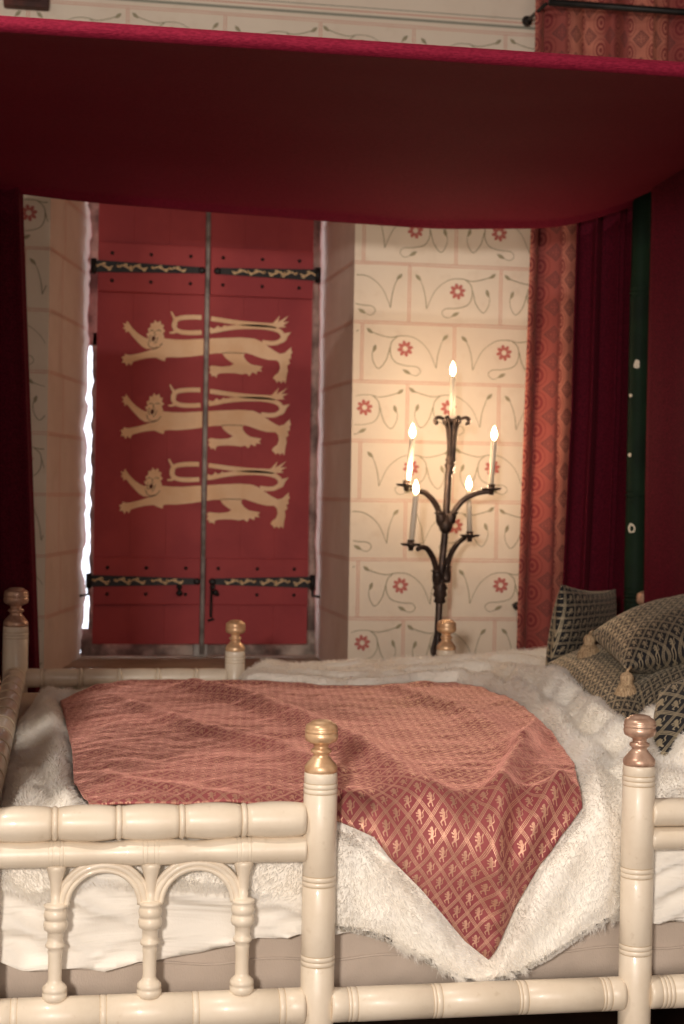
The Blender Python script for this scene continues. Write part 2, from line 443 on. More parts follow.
while zr < zvis1:
    inwin = zsill-.02 < zr < zlin
    spans = [(xvis0, wl0), (wr0, xvis1)] if inwin else [(xvis0, xvis1)]
    for (a, b_) in spans:
        hline(zr-.004, a, b_); hline(zr+.004, a, b_, seed=9)
    zm = zr+course/2
    inwin2 = (zsill-.02 < zr+.02 < zlin) or (zsill-.02 < zr+course-.02 < zlin)
    if abs(zr-ztop_border) > .01:
        shift = 0 if row % 2 else BW/2      # row above the C/D joint (row 0) has joints at xj
        if row % 2 == 0: shift = 0
        else: shift = BW/2
        k0 = int((xvis0-xj)/BW)-2
        for k in range(k0, k0+28):
            x0 = xj+shift+k*BW
            if x0 < xvis0-BW or x0 > xvis1: continue
            okx = lambda x: (not inwin2 or x < wl0-.006 or x > wr0+.006)
            if okx(x0):
                vline(x0-.004, zr+.004, zr+course-.004); vline(x0+.004, zr+.004, zr+course-.004)
            mir = (k+(row//2)) % 2 == (0 if row % 2 == 0 else 1)
            jx, jz = random.uniform(-.006, .006), random.uniform(-.004, .004)
            sxx = random.uniform(.96, 1.03)
            def W(p):
                q = mot(p, mir); return (x0+.5*BW+(q[0]-.5)*BW*sxx+jx, zr+course-q[1]*course+jz)
            for st in MOT['stems']:
                pts = cr([W(p) for p in st], 6)
                run = []
                for p in pts+[None]:
                    if p is not None and okx(p[0]): run.append(p)
                    else:
                        if len(run) > 2: wb.ribbon(run, [.0036*(1-.45*i/len(run)) for i in range(len(run))], pw, H*1.3, 2)
                        run = []
            for a, b_ in MOT['leaves']:
                A, B = W(a), W(b_)
                if okx(A[0]) and okx(B[0]): wb.poly(leafpoly(A, B, .0068), pw, H*1.5, 2)
            fx, fz = W(MOT['flower'])
            if okx(fx-.03) and okx(fx+.03):
                for q in range(8):
                    a = q*PI/4+.2
                    wb.poly([(fx+math.cos(a)*(.0195+.0110*math.cos(g))-math.sin(a)*.0068*math.sin(g), fz+math.sin(a)*(.0195+.0110*math.cos(g))+math.cos(a)*.0068*math.sin(g)) for g in [2*PI*h_/10 for h_ in range(10)]], pw, H*1.5, 3)
    zr += course; row += 1
# grey border band above the top course
wb.ribbon([(xvis0, ztop_border+.026), (xvis1, ztop_border+.026)], .010, pw, H, 4)
wb.ribbon([(xvis0, ztop_border+.044), (xvis1, ztop_border+.044)], .004, pw, H, 1)
wb.ribbon([(xvis0, ztop_border+.058), (xvis1, ztop_border+.058)], .003, pw, H, 4)
# painted joints on the two reveals
def revpt(side, t, z, h):
    if side < 0: x = wl0+(wl1-wl0)*t; n_ = Vector((YB-YW, -(wl1-wl0), 0)).normalized()
    else: x = wr0+(wr1-wr0)*t; n_ = Vector((-(YB-YW), (wr1-wr0), 0)).normalized()
    y = YW+(YB-YW)*t
    return (x+n_.x*h, y+n_.y*h, z)
for side in (-1, 1):
    k = 0; z = zline0
    while z-course > zsill: z -= course
    while z < zlin:
        for dz in (-.004, .004):
            wb.ribbon([(t/10*.9, z+dz+.002*noise.noise(Vector((t, z*9, side)))) for t in range(11)], .0026, lambda a, b_, h, sd=side: revpt(sd, a, b_, h), .006, 1)
        if z+course < zlin and side < 0:
            tt = .27 if k % 3 else .33
            wb.ribbon([(tt, z), (tt, z+course)], .012, lambda a, b_, h, sd=side: revpt(sd, a, b_, h), .006, 1) if False else \
            wb.add([revpt(side, tt-.004, z, .006), revpt(side, tt+.004, z, .006), revpt(side, tt+.004, z+course, .006), revpt(side, tt-.004, z+course, .006)], [(0,1,2,3)], 1, False)
        z += course; k += 1
wo = wb.build('wall_back', wallmats); tag(wo, kind='structure')

def plain(name, verts, face, m_):
    b = MB(); b.add(verts, [face], 0, False); o = b.build(name, m_); tag(o, kind='structure'); return o
YC = -2.6
def slab(name, a, b_, m_):
    b = MB(); b.box(a, b_); o = b.build(name, m_); tag(o, kind='structure')
slab('floor', (XL-.1, YC, -.1), (XR+.1, YW, 0), M['floor'])
slab('ceiling', (XL-.1, YC, ZC), (XR+.1, YW, ZC+.1), M['ceiling'])
slab('wall_left', (XL-.1, YC, 0), (XL, YW, ZC), M['wall'])
slab('wall_right', (XR, YC, 0), (XR+.1, YW, ZC), M['wall'])
slab('wall_front', (XL-.1, YC-.1, 0), (XR+.1, YC, ZC), M['wall'])

# ------------------------------------------------------------------ window behind the shutters
sL0 = at(95.5, 430, YS).x; sL1 = at(202.6, 430, YS).x; sR0 = at(207.6, 430, YS).x; sR1 = at(310.2, 430, YS).x
zs0 = at(150, 644, YS).z; zs1 = 2.84
win = empty('window_1', ((wl1+wr1)/2, YB, zsill)); tag(win, kind='structure')
b = MB()
YFm = YB+.02
fx0 = at(91, 470, YFm).x; fx1 = at(316, 440, YFm).x
zgap = at(90, 345, YFm).z
def jagstrip(xa, xb, z0, z1, y0, y1, ja, sd):
    n = 60; vs = []
    for i in range(n+1):
        z = z0+(z1-z0)*i/n; j = ja*noise.noise(Vector((sd, z*22, 0)))
        vs += [(xa+j, y0, z), (xb, y0, z), (xb, y1, z), (xa+j, y1, z)]
    fs = []
    for i in range(n):
        for k in range(4): fs.append((i*4+k, i*4+(k+1) % 4, (i+1)*4+(k+1) % 4, (i+1)*4+k))
    b.add(vs, fs, 0, True)
jagstrip(fx0, sL0+.03, zsill+.005, zgap+.05, YFm, YFm+.05, .010, 1)
b.box((wl1-.02, YFm, zgap), (sL0+.03, YFm+.05, zlin))
jagstrip(sR1-.03, wr1+.004, zsill, zlin, YFm, YFm+.05, .003, 4)
b.box((wl1-.01, YFm-.01, zsill-.005), (wr1+.01, YFm+.05, zs0+.05), bev=.004)

b.box((wl1-.01, YFm, zs1-.04), (wr1+.01, YFm+.05, zlin), bev=.004)
b.build('window_frame', M['frame'], win)
b = MB(); b.box((sL1-.018, YS+.045, zsill), (sR0+.018, YFm+.06, zs1), bev=.004)
b.tube([((sL1+sR0)/2, YS-.002, zs0-.04), ((sL1+sR0)/2, YS-.002, zs1)], .0098, 12)
b.build('window_mullion', M['greybar'], win)
b = MB(); b.box((wl1-.03, YB+.17, zsill-.01), (wr1+.03, YB+.18, zlin+.02)); b.build('window_pane', M['daylight'], win)

# ------------------------------------------------------------------ lions
def Z3(pts): return [(p[0]/3.6+110, p[1]/3.6+300) for p in pts]
BODY = Z3([(195,138),(230,142),(270,143),(330,140),(400,137),(470,135),(520,139),(545,150),(565,165),(590,182),(612,194),(630,190),(640,180),(653,170),
 (652,182),(657,188),(650,197),(652,210),(643,215),(648,228),(638,236),(640,255),(636,270),(634,285),(632,300),(622,290),(618,300),(608,291),(600,298),(594,288),(586,282),(594,270),(606,262),(612,245),(610,228),(600,217),
 (570,216),(540,208),(510,197),(488,190),(482,196),(482,206),(492,220),(508,232),(550,240),(540,248),(548,258),(530,256),(528,268),(512,260),(502,274),(490,264),(475,268),(450,264),(420,263),(398,264),(386,268),(384,280),(374,272),(366,276),(364,266),(356,262),(362,252),(356,242),(366,236),(380,238),(400,240),(430,238),(446,230),(430,220),(415,208),(404,192),
 (380,192),(345,197),(300,203),(250,207),(215,206),(200,208),(198,220),(185,217),(165,207),(130,210),(100,217),(84,222),(76,236),(68,226),(60,238),(54,226),(42,226),(48,214),(40,206),(52,202),(54,194),(66,198),(80,197),(110,191),(140,182),(158,176),
 (130,176),(112,165),(96,148),(80,130),(66,112),(56,118),(56,106),(46,102),(54,96),(46,84),(58,86),(62,74),(70,86),(80,100),(98,118),(118,132),(132,138)])
MANE = Z3([(134,150),(138,135),(130,122),(140,118),(136,104),(146,98),(146,84),(157,84),(162,72),(171,82),(182,74),(184,88),(195,90),(190,102),(199,112),(190,120),(196,134),(188,146),(178,160),(166,172),(152,176),(140,168)])
TAIL = Z3([(548,152),(580,156),(605,152),(622,136),(614,116),(588,104),(540,97),(480,97),(430,101),(380,110),(330,117),(280,118),(248,113),(232,98),(234,78),(250,66),(290,62),(340,64),(400,73),(460,82),(520,88),(570,91),(600,95)])
TUFT1 = [Z3([(560,88),(588,82),(612,56),(604,80),(644,56),(622,80),(646,78),(624,90),(634,98),(600,100),(570,96)]),
         Z3([(352,118),(362,98),(374,106),(388,92),(398,102),(414,90),(424,100),(440,90),(448,102),(400,110),(370,116)]),
         Z3([(616,140),(628,120),(652,116),(640,130),(632,148),(618,156)])]
CURL = [Z3([(234,92),(236,74),(228,58),(220,42)]), Z3([(240,104),(232,116),(214,118)])]
FACE = [Z3([(143,112),(150,108),(157,112)]), Z3([(168,112),(176,108),(184,113)]), Z3([(136,150),(141,166),(156,174),(170,170)]), Z3([(146,126),(142,140),(146,152)]),
        Z3([(162,112),(159,124),(166,127)]), Z3([(172,134),(166,150),(158,158)])]
LINES = [Z3([(404,192),(430,190),(482,192)]), Z3([(150,178),(172,172),(188,156)])]
def clipx(poly, xc, keep_less):
    out = []
    f = (lambda p: p[0] <= xc) if keep_less else (lambda p: p[0] >= xc)
    for i in range(len(poly)):
        a, b_ = poly[i], poly[(i+1) % len(poly)]
        fa, fb = f(a), f(b_)
        if fa: out.append(a)
        if fa != fb:
            t = (xc-a[0])/(b_[0]-a[0]); out.append((xc, a[1]+(b_[1]-a[1])*t))
    return out
ys = YS-.0
def up2(p): q = at(p[0], p[1], YS); return (q.x, q.z)
def ps(dz): return lambda a, b_, h: (a, YS-h, b_+dz)
def runs(pts, x0, x1):
    run = []
    for p in list(pts)+[None]:
        if p is not None and x0 <= p[0] <= x1: run.append(p)
        else:
            if len(run) > 1: yield run
            run = []
dzl = [0, -(at(160, 407, YS).z*-1+at(160, 334, YS).z), -(at(160, 334, YS).z-at(160, 481.5, YS).z)]

def shutter(name, x0, x1, left, label):
    root = empty(name, ((x0+x1)/2, YS, zs0)); tag(root, label, 'shutter', 'painted shutter leaves')
    b = MB()
    npl = 3; w = (x1-x0)/npl
    for i in range(npl):
        b.box((x0+i*w+.0001, YS, zs0), (x0+(i+1)*w-.0001, YS+.03, zs1), bev=.0009)
    b.box((x0+.01, YS+.029, zs0+.01), (x1-.01, YS+.034, zs1-.01))
    b.build('boards', [M['shutter']], root)
    hs = []
    for (v0, v1, tb) in ((247, 295.5, 0), (558, 604.5, 1)):
        za = at(205, v1, YS).z; zb_ = at(205, v0, YS).z
        b = MB(); b.box((x0+.001, YS-.018, za), (x1-.001, YS+.002, zb_), bev=.004); bt = b.build('batten', M['shutter'], root)
        for q in range(3):
            for r_ in (0, 1):
                xn = x0+(x1-x0)*((.13, .49, .86)[q] if left else (.12, .5, .86)[q]); zn = za+(zb_-za)*((.22, .78)[r_])
                b = MB(); b.lathe([(.0075, 0), (.007, .003), (.0045, .006), (.001, .0075)], (xn, YS-.018, zn), (0, -1, 0), 10); b.build('nail', M['iron'], bt)
        # strap hinge
        zc = (za+zb_)/2
        xo, xi = (x0-.018, x0+(x1-x0)*.965) if left else (x1+.018, x0+(x1-x0)*.065)
        sg = 1 if left else -1
        pts = []
        def hz(t): return .0235*(1-t)+.0125*t
        top = [(xo+(xi-xo)*t, zc+hz(t)) for t in (0, .25, .5, .75, 1)]; bot = [(xo+(xi-xo)*t, zc-hz(t)) for t in (1, .75, .5, .25, 0)]
        b = MB(); b.poly(top+bot, lambda a, c_, h: (a, YS-.0185-h, c_), .005)
        b.lathe([(.014, 0), (.014, .006), (.006, .009)], (xi, YS-.0185, zc), (0, -1, 0), 12)
        b.tube([(xo, YS-.02, zc-.03), (xo, YS-.02, zc+.03)], .012, 10)
        hg = fixn(b.build('strap_hinge', M['iron'], root))
        b = MB(); L = abs(xi-xo)
        for c0 in ((.10, .30, .42, .62, .78) if tb == 0 else (.12, .32, .45, .66, .80)):
            xc = xo+sg*L*c0; s_ = hz(c0)*.75
            for (pts_, w_) in (([(-.030,-.2),(-.015,.45),(0,.1),(.015,-.35),(.032,.1)], .007), ([(-.01,.3),(-.004,.75),(.006,.6)], .006), ([(.012,-.3),(.018,-.8),(.028,-.5)], .005)):
                cv = cr([(xc+sg*p[0], zc+p[1]*s_) for p in pts_], 5)
                b.ribbon(cv, [w_*(.5+.5*math.sin(PI*(i+.5)/len(cv))) for i in range(len(cv))], lambda a, c_, h: (a, YS-.0185-h, c_), .0062)
            b.lathe([(.0055, 0), (.001, .001)], (xc-sg*.034, YS-.0247, zc+.2*s_), (0, -1, 0), 10)
        b.build('scrollwork', M['scroll'], hg)
        if tb:
            b = MB(); b.tube([(xo-sg*.0, YS-.02, zc-.01), (xo, YS-.02, zc-.055), (xo-sg*.035, YS-.02, zc-.060)], .006, 8); b.build('pintle', M['iron'], hg)
            xl = x1-.085 if left else x0+.028
            b = MB(); b.lathe([(.010, 0), (.012, .006), (.006, .014)], (xl, YS-.02, zc-.022), (0, -1, 0), 12)
            if left:
                b.lathe([(.003,-.012),(.012,-.006),(.014,.004),(.006,.014),(.004,.03)], (xl, YS-.032, zc-.048), (0,0,1), 12)
            else:
                b.lathe([(.004,-.012),(.012,-.004),(.012,.006),(.004,.014)], (xl+.012, YS-.032, zc-.045), (0,0,1), 12)
                b.tube([(xl-.004, YS-.032, zc-.02), (xl-.006, YS-.032, zc-.14), (xl+.004, YS-.034, zc-.15), (xl-.018, YS-.034, zc-.156)], .0055, 8)
            b.build('latch', M['iron'], root)
    for k in range(3):
        b = MB(); P = ps(dzl[k]); T = .0022
        poly = clipx([up2(p) for p in BODY], x1-.002 if left else x0+.002, left)
        b.poly(poly, P, T)
        for t_ in TUFT1:
            q = [up2(p) for p in t_]
            q = clipx(q, x1-.002 if left else x0+.002, left)
            if len(q) > 3: b.poly(q, P, T*1.1)
        tl = cr([up2(p) for p in TAIL], 5)
        for r_ in runs(tl, x0+.002, x1-.002): b.ribbon(r_, .0185, P, T*1.2)
        for c_ in CURL:
            for r_ in runs(cr([up2(p) for p in c_], 5), x0, x1-.002): b.ribbon(r_, [.017*(1-.7*i/len(r_)) for i in range(len(r_))], P, T*1.3)
        if left: b.poly([up2(p) for p in MANE], P, T*1.6)
        mi = 1
        for fl in (FACE if left else [])+LINES:
            for r_ in runs(cr([up2(p) for p in fl], 5), x0+.002, x1-.002): b.ribbon(r_, .0026, P, T*2.0, 1)
        if left:
            b.poly([up2(p) for p in Z3([(151,148),(149,138),(154,130),(162,132),(164,140),(157,150)])], P, T*1.9, 1)
        fixn(b.build('lion_emblem', [M['lion'], M['lionline']], root))
    return root
shutter('window_shutter', sL0, sL1, True, 'red wooden shutter leaf left of the gap, painted with the three golden lion heads')
shutter('window_shutter', sR0, sR1, False, 'red wooden shutter leaf right of the gap, painted with the golden lions\' hindquarters')

# ------------------------------------------------------------------ bed frame
bx0 = at(15.5, 640, YF).x; bx1 = at(645.5, 640, YF).x
pn = [at(319, 880, YN).x, at(637, 870, YN).x]
pf = [at(235, 660, YF).x, at(446, 660, YF).x]
bed = empty('four_poster_bed', ((bx0+bx1)/2, (YN+YF)/2, 0))
tag(bed, 'cream painted turned-wood bed frame with gilded finials and arched side rail', 'bed')
def post(x, y, r, ztop, mgilt):
    """ztop = top of finial"""
    k = r/.030; fh = .092*k
    zt = ztop-fh
    pr = [(r*1.02, 0)]
    grooves = []
    for zc in (.30, .53, .671, zt-.028):
        pr += [(r, zc-.0105), (r*.965, zc-.009, 1), (r*1.01, zc-.0075, 0), (r*1.01, zc-.0012), (r*.965, zc, 1), (r*1.01, zc+.0012, 0), (r*1.01, zc+.0075), (r*.965, zc+.009, 1), (r, zc+.0105, 0)]
    pr += [(r*.99, zt-.004), (r*.95, zt)]
    b = MB(); b.lathe(pr, (x, y, 0), n=32); o = b.build('post', [M['cream'], M['groove']], bed)
    f = MB()
    P = [(.95,0),(.98,.004),(.97,.010),(.86,.015),(.60,.024),(.44,.030),(.50,.033),(.62,.036),(.60,.040),(.42,.043),(.45,.049),(.70,.052),(.93,.056),(1.0,.064),(.96,.0685),(.93,.070),(.99,.0715),(.99,.074),(.93,.0755),(.97,.078),(.90,.084),(.72,.087),(.66,.0875),(.62,.090),(.40,.092),(.02,.0925)]
    f.lathe([(p[0]*r, zt+p[1]*k) for p in P], (x, y, 0), n=32)
    f.build('finial', mgilt, o)
def beaded(p0, p1, r, seg, r_ring, phase=0.0, name='rail', narrow=.80):
    p0, p1 = Vector(p0), Vector(p1); L = (p1-p0).length; ax = (p1-p0)/L
    pr = []; t = 0
    rings = []; x = phase
    while x < L: rings.append(x); x += seg
    cuts = [0]+[q for q in rings if 0.01 < q < L-.01]+[L]
    for i in range(len(cuts)-1):
        a, c = cuts[i], cuts[i+1]; w = c-a
        for q in range(13):
            tt = q/12; tq = a+w*(.05+.9*tt)
            # full segments swell in the middle
            sw = narrow+(1-narrow)*math.sin(PI*min(max(tt*(.9)+.05, 0), 1))**.55
            pr.append((r*sw, tq))
        if i < len(cuts)-2:
            pr += [(r*narrow*.97, c-.0055, 1), (r_ring*.93, c-.0048, 0), (r_ring, c-.0015), (r_ring, c+.0015), (r_ring*.93, c+.0048, 1), (r*narrow*.97, c+.0055, 0)]
    b = MB(); b.lathe(pr, p0, ax, n=32); return b.build(name, [M['cream'], M['groove']], bed)
zR1, zR2, zR3 = .780, .7275, .447
# near side
xa = bx0-.0
r1x = [at(u, 823, YN).x for u in (55, 119, 181, 243.5)]
seg = (r1x[3]-r1x[0])/3
ph = (r1x[0]-(bx0+.03)) % seg
beaded((bx0+.03, YN, zR1), (pn[0]-.022, YN, zR1), .0318, seg, .0300, ph, 'top_rail', .79)
# second rail: dumb-bell swellings with collars over the balusters
bal = [at(u, 930, YN).x for u in (55.5, 150, 242.5)]
b = MB(); pr = []; X0 = bx0+.03; X1 = pn[0]-.022
def r2(x):
    r = .0232
    for i in range(2):
        mid = (bal[i]+bal[i+1])/2; d = (x-mid)/((bal[1]-bal[0])/2)
        if abs(d) < 1: r = min(r, .0232-.0048*(math.cos(PI*min(1, abs(d)*1.35))*.5+.5 if abs(d)*1.35 < 1 else 0))
    return r
x = X0
while x < X1:
    pr.append((r2(x), x-X0)); x += .004
for bxx in bal:
    for dx in (-.013, -.006, .006, .013):
        pr += [(r2(bxx+dx), bxx+dx-.0012-X0), (r2(bxx+dx)*.93, bxx+dx-X0), (r2(bxx+dx), bxx+dx+.0012-X0)]
pr.sort(key=lambda p: p[1]); b.lathe(pr, (X0, YN, zR2), (1, 0, 0), n=30); b.build('middle_rail', [M['cream'], M['groove']], bed)
def plainrail(p0, p1, r, grooves, name):
    p0, p1 = Vector(p0), Vector(p1); L = (p1-p0).length
    pr = [(r*.96, 0), (r, .006), (r, L-.006), (r*.96, L)]
    for g in grooves:
        if .02 < g < L-.02: pr += [(r, g-.0012), (r*.965, g-.0004, 1), (r*.965, g+.0004, 0), (r, g+.0012)]
    pr.sort(key=lambda p: p[1])
    b = MB(); b.lathe(pr, p0, p1-p0, n=30); return b.build(name, [M['cream'], M['groove']], bed)
def gpairs(u_list, x0, y, w=.0055):
    out = []
    for u in u_list:
        xc = at(u, 1005, y).x-x0; out += [xc-w, xc+w] 
    return out
plainrail((bx0+.03, YN, zR3), (pn[0]-.024, YN, zR3), .0325, gpairs((14, 103, 195, 281), bx0+.03, YN), 'bottom_rail')
plainrail((pn[0]+.024, YN, zR3), (pn[1]-.024, YN, zR3), .0305, [g for u in (353, 437, 522, 605) for g in gpairs((u,), pn[0]+.024, YN)]+[gpairs((u,), pn[0]+.024, YN)[0]-.006 for u in (353, 437, 522, 605)], 'bottom_rail')
plainrail((pn[1]+.024, YN, zR3), (bx1-.03, YN, zR3), .0300, [g for g in gpairs((660, 668), pn[1]+.024, YN, .004)], 'bottom_rail')
plainrail((pn[1]+.022, YN, zR1), (bx1-.03, YN, zR1), .0258, [.28, .29], 'top_rail')
plainrail((pn[1]+.022, YN, zR2+.004), (bx1-.03, YN, zR2+.004), .0212, [.28, .29], 'middle_rail')
# balusters and arches
zsp = at(150, 903, YN).z
for bxx in bal:
    zf = zR3+.0285
    P = [(.0205, 0), (.0215, .006), (.0215, .012), (.0195, .014), (.0215, .016), (.021, .022), (.0165, .027), (.0125, .031), (.0118, .036)]
    zz = zf; pr = [(p[0], zz+p[1]) for p in P]
    zt = zsp
    pr += [(.0122, zt-.085), (.0130, zt-.078), (.0118, zt-.074), (.0165, zt-.071), (.0172, zt-.067), (.0150, zt-.064), (.0135, zt-.060), (.0138, zt-.046), (.0150, zt-.044),
           (.0195, zt-.041), (.0212, zt-.034), (.0195, zt-.026), (.0172, zt-.024), (.0195, zt-.022), (.0208, zt-.015), (.0190, zt-.007), (.0175, zt-.005), (.0205, zt-.002), (.0205, zt+.002), (.0150, zt+.004),
           (.0090, zt+.006), (.0092, zt+.025), (.0115, zt+.045), (.0165, zt+.062), (.0175, zt+.066), (.0165, zR2-.018)]
    b = MB(); b.lathe(pr, (bxx, YN, 0), n=28); b.build('baluster', M['cream'], bed)
for i in range(2):
    xc = (bal[i]+bal[i+1])/2; rr = (bal[i+1]-bal[i])/2-.010
    b = MB()
    # moulded arch: three parallel beads
    for (dr, rad, dy) in ((0, .0075, 0), (-.0085, .0048, -.003), (.0075, .0045, .0)):
        b.tube([(xc-(rr+dr)*math.cos(a), YN+dy, zsp-.001+(rr+dr)*math.sin(a)*.97) for a in [PI*k/36 for k in range(37)]], rad, 12)
    b.build('arch', M['cream'], bed)
# far and end sides
beaded((bx0+.03, YF, zR1-.005), (pf[0]-.02, YF, zR1-.005), .0290, .118, .030, .05, 'top_rail', .9)
beaded((pf[1]+.02, YF, zR1-.005), (bx1-.03, YF, zR1-.005), .0290, .118, .030, .05, 'top_rail', .9)
plainrail((pf[0]+.02, YF, zR1-.012), (pf[1]-.02, YF, zR1-.012), .024, [.1, .11, .35, .36], 'top_rail')
plainrail((bx0+.03, YF, zR3), (bx1-.03, YF, zR3), .0305, [], 'bottom_rail')
beaded((bx0, YF-.03, zR1), (bx0, YN+.03, zR1), .0335, .165, .0335, .04, 'top_rail', .84)
plainrail((bx0, YF-.03, zR2-.006), (bx0, YN+.03, zR2-.006), .0232, [], 'middle_rail')
plainrail((bx0, YF-.03, zR3), (bx0, YN+.03, zR3), .031, [], 'bottom_rail')
plainrail((bx1, YF-.03, zR3), (bx1, YN+.03, zR3), .031, [], 'bottom_rail')
plainrail((bx1, YF-.03, zR1), (bx1, YN+.03, zR1), .031, [], 'top_rail')
post(pn[0], YN, .0300, at(320, 720, YN).z, M['gilt']); post(pn[1], YN, .0300, at(637, 715, YN).z, M['copper'])
post(pf[0], YF, .0315, at(235, 620, YF).z, M['gilt']); post(pf[1], YF, .0315, at(446, 619.5, YF).z, M['gilt'])
post(bx0, YF, .0385, at(15, 587.5, YF).z, M['copper']); post(bx1, YF, .0330, at(645, 591, YF).z, M['copper'])
post(bx0, YN, .0385, 1.05, M['gilt']); post(bx1, YN, .033, 1.05, M['copper'])

# ------------------------------------------------------------------ bedding
ZT, RB, YD = .788, .085, 2.800
LB = PI*RB/2
def crown(X, s):
    e = min(1, max(0, (X-(bx0+.03))/.22)); e = e*e*(3-2*e)
    f_ = min(1, max(0, (YF-.05-(YD+RB+s))/.2)); f_ = f_*f_*(3-2*f_)
    g = min(1, max(0, s/.5)); 
    return -.05*(1-e) + .006*g*f_*e - .010*(1-f_)
def prof(X, s, off=0):
    if s >= 0:
        return Vector((X, YD+RB+s, ZT+crown(X, s)+off)), Vector((0, 0, 1))
    if s > -LB:
        a = -s/RB; n = Vector((0, -math.sin(a), math.cos(a)))
        k = 1-a/(PI/2)
        return Vector((X, YD+RB-math.sin(a)*RB, ZT-RB+math.cos(a)*RB+crown(X, 0)*k))+n*off, n
    return Vector((X, YD, ZT-RB-(-s-LB)))+Vector((0, -off, 0)), Vector((0, -1, 0))
def inv(u, v, off=0):
    d = ray(u, v); best = None; prev = None
    s = -.60
    while s < 2.3:
        p, _ = prof(.5, s, off)
        zr_ = CAM.z+d.z*(p.y/d.y); g = p.z-zr_
        if prev is not None and prev[1] <= 0 < g or (prev is not None and prev[1] >= 0 > g):
            t = prev[1]/(prev[1]-g); s_ = prev[0]+(s-prev[0])*t; y = prof(.5, s_, off)[0].y
            best = (d.x*y/d.y, s_); break
        prev = (s, g); s += .004
    if best is None: raise Exception('inv %s %s' % (u, v))
    return best
def dense(poly, step):
    out = []
    for i in range(len(poly)):
        a, b_ = poly[i], poly[(i+1) % len(poly)]; L = math.hypot(b_[0]-a[0], b_[1]-a[1]); n = max(1, int(L/step))
        for k in range(n): out.append((a[0]+(b_[0]-a[0])*k/n, a[1]+(b_[1]-a[1])*k/n))
    return out
def sdist(px, py, poly):
    """signed distance, negative inside (numpy)"""
    P = np.array(poly); Q = np.roll(P, -1, 0); d = np.full(px.shape, 1e9); ins = np.zeros(px.shape, bool)
    for (ax, ay), (bx, by) in zip(P, Q):
        ex, ey = bx-ax, by-ay; wx, wy = px-ax, py-ay
        t = np.clip((wx*ex+wy*ey)/(ex*ex+ey*ey+1e-12), 0, 1)
        d = np.minimum(d, (wx-t*ex)**2+(wy-t*ey)**2)
        c = ((ay > py) != (by > py)) & (px < (bx-ax)*(py-ay)/(by-ay+1e-15)+ax); ins ^= c
    d = np.sqrt(d); return np.where(ins, -d, d)
def pldist(px, py, pl):
    d = np.full(px.shape, 1e9)
    for (ax, ay), (bx, by) in zip(pl[:-1], pl[1:]):
        ex, ey = bx-ax, by-ay; wx, wy = px-ax, py-ay
        t = np.clip((wx*ex+wy*ey)/(ex*ex+ey*ey+1e-12), 0, 1)
        d = np.minimum(d, (wx-t*ex)**2+(wy-t*ey)**2)
    return np.sqrt(d)
def fillmesh(poly, step):
    pd = dense(poly, step); P = np.array(pd)
    xs = np.arange(P[:,0].min(), P[:,0].max(), step); ysn = np.arange(P[:,1].min(), P[:,1].max(), step*.87)
    gx, gy = np.meshgrid(xs, ysn); gx = gx+(np.arange(len(ysn)) % 2)[:,None]*step*.5
    gx = gx.ravel(); gy = gy.ravel()
    ins = sdist(gx, gy, pd) < -step*.5
    pts = [Vector(p) for p in pd]+[Vector((x, y)) for x, y in zip(gx[ins], gy[ins])]
    n = len(pd)
    r = geometry.delaunay_2d_cdt(pts, [(i, (i+1) % n) for i in range(n)], [list(range(n))], 1, 1e-5)
    V = np.array([(p.x, p.y) for p in r[0]]); return V, r[2]
def nz(x, y, f, seed=0): return noise.noise(Vector((x*f, y*f, seed)))

# mattress: linen box with soft rounded edges and creases
def mattress():
    b = MB(); nx, nzz = 150, 26
    x0, x1 = bx0+.022, bx1-.045
    vs = []; 
    prof_ = []
    R = .05; z0, z1 = .428, .742; y0 = YD+.036; y1 = YF-.045
    for k in range(5): prof_.append((y0+R*(1-k/4), z0))
    for k in range(1, 6):
        a = PI/2*k/5; prof_.append((y0+R*(1-math.sin(a)) if False else y0+R-R*math.sin(a), z0+R-R*math.cos(a)))
    for k in range(1, 12): prof_.append((y0, z0+R+(z1-z0-2*R)*k/11))
    for k in range(1, 7):
        a = PI/2*k/6; prof_.append((y0+R-R*math.cos(a), z1-R+R*math.sin(a)))
    for k in range(1, 11): prof_.append((y0+R+(y1-y0-2*R)*k/10, z1))
    for k in range(1, 7):
        a = PI/2*k/6; prof_.append((y1-R+R*math.sin(a), z1-R+R*math.cos(a)))
    prof_.append((y1, z0)); 
    n = len(prof_)
    for i in range(nx+1):
        x = x0+(x1-x0)*i/nx
        for j, (y, z) in enumerate(prof_):
            d = 0
            if y < y0+.06: d = -.006*nz(x*1.0, z*4, 5)-.004*nz(x*3, z*14, 9)
            sag = -.006*math.sin(x*5)
            vs.append((x, y+d, z+sag*(1 if z < .6 else 0)))
    fs = [(i*n+j, i*n+(j+1) % n, (i+1)*n+(j+1) % n, (i+1)*n+j) for i in range(nx) for j in range(n)]
    fs += [tuple(range(n))[::-1], tuple(nx*n+j for j in range(n))]
    b.add(vs, fs)
    # thin piping along the seams
    o = fixn(b.build('mattress', M['linen'], loc=((x0+x1)/2, (y0+y1)/2, z0)))
    tag(o, 'beige linen mattress resting low inside the cream bed frame', 'mattress')
    pp = MB(); pts = [(x0+.02+(x1-x0-.04)*k/80, y0-.001-.006*nz(x0+(x1-x0)*k/80, 2.4, 5), .505+.004*math.sin(k*.7)) for k in range(81)]
    pp.tube(pts, .0028, 6); pp.build('piping', M['linen'], o)
mattress()

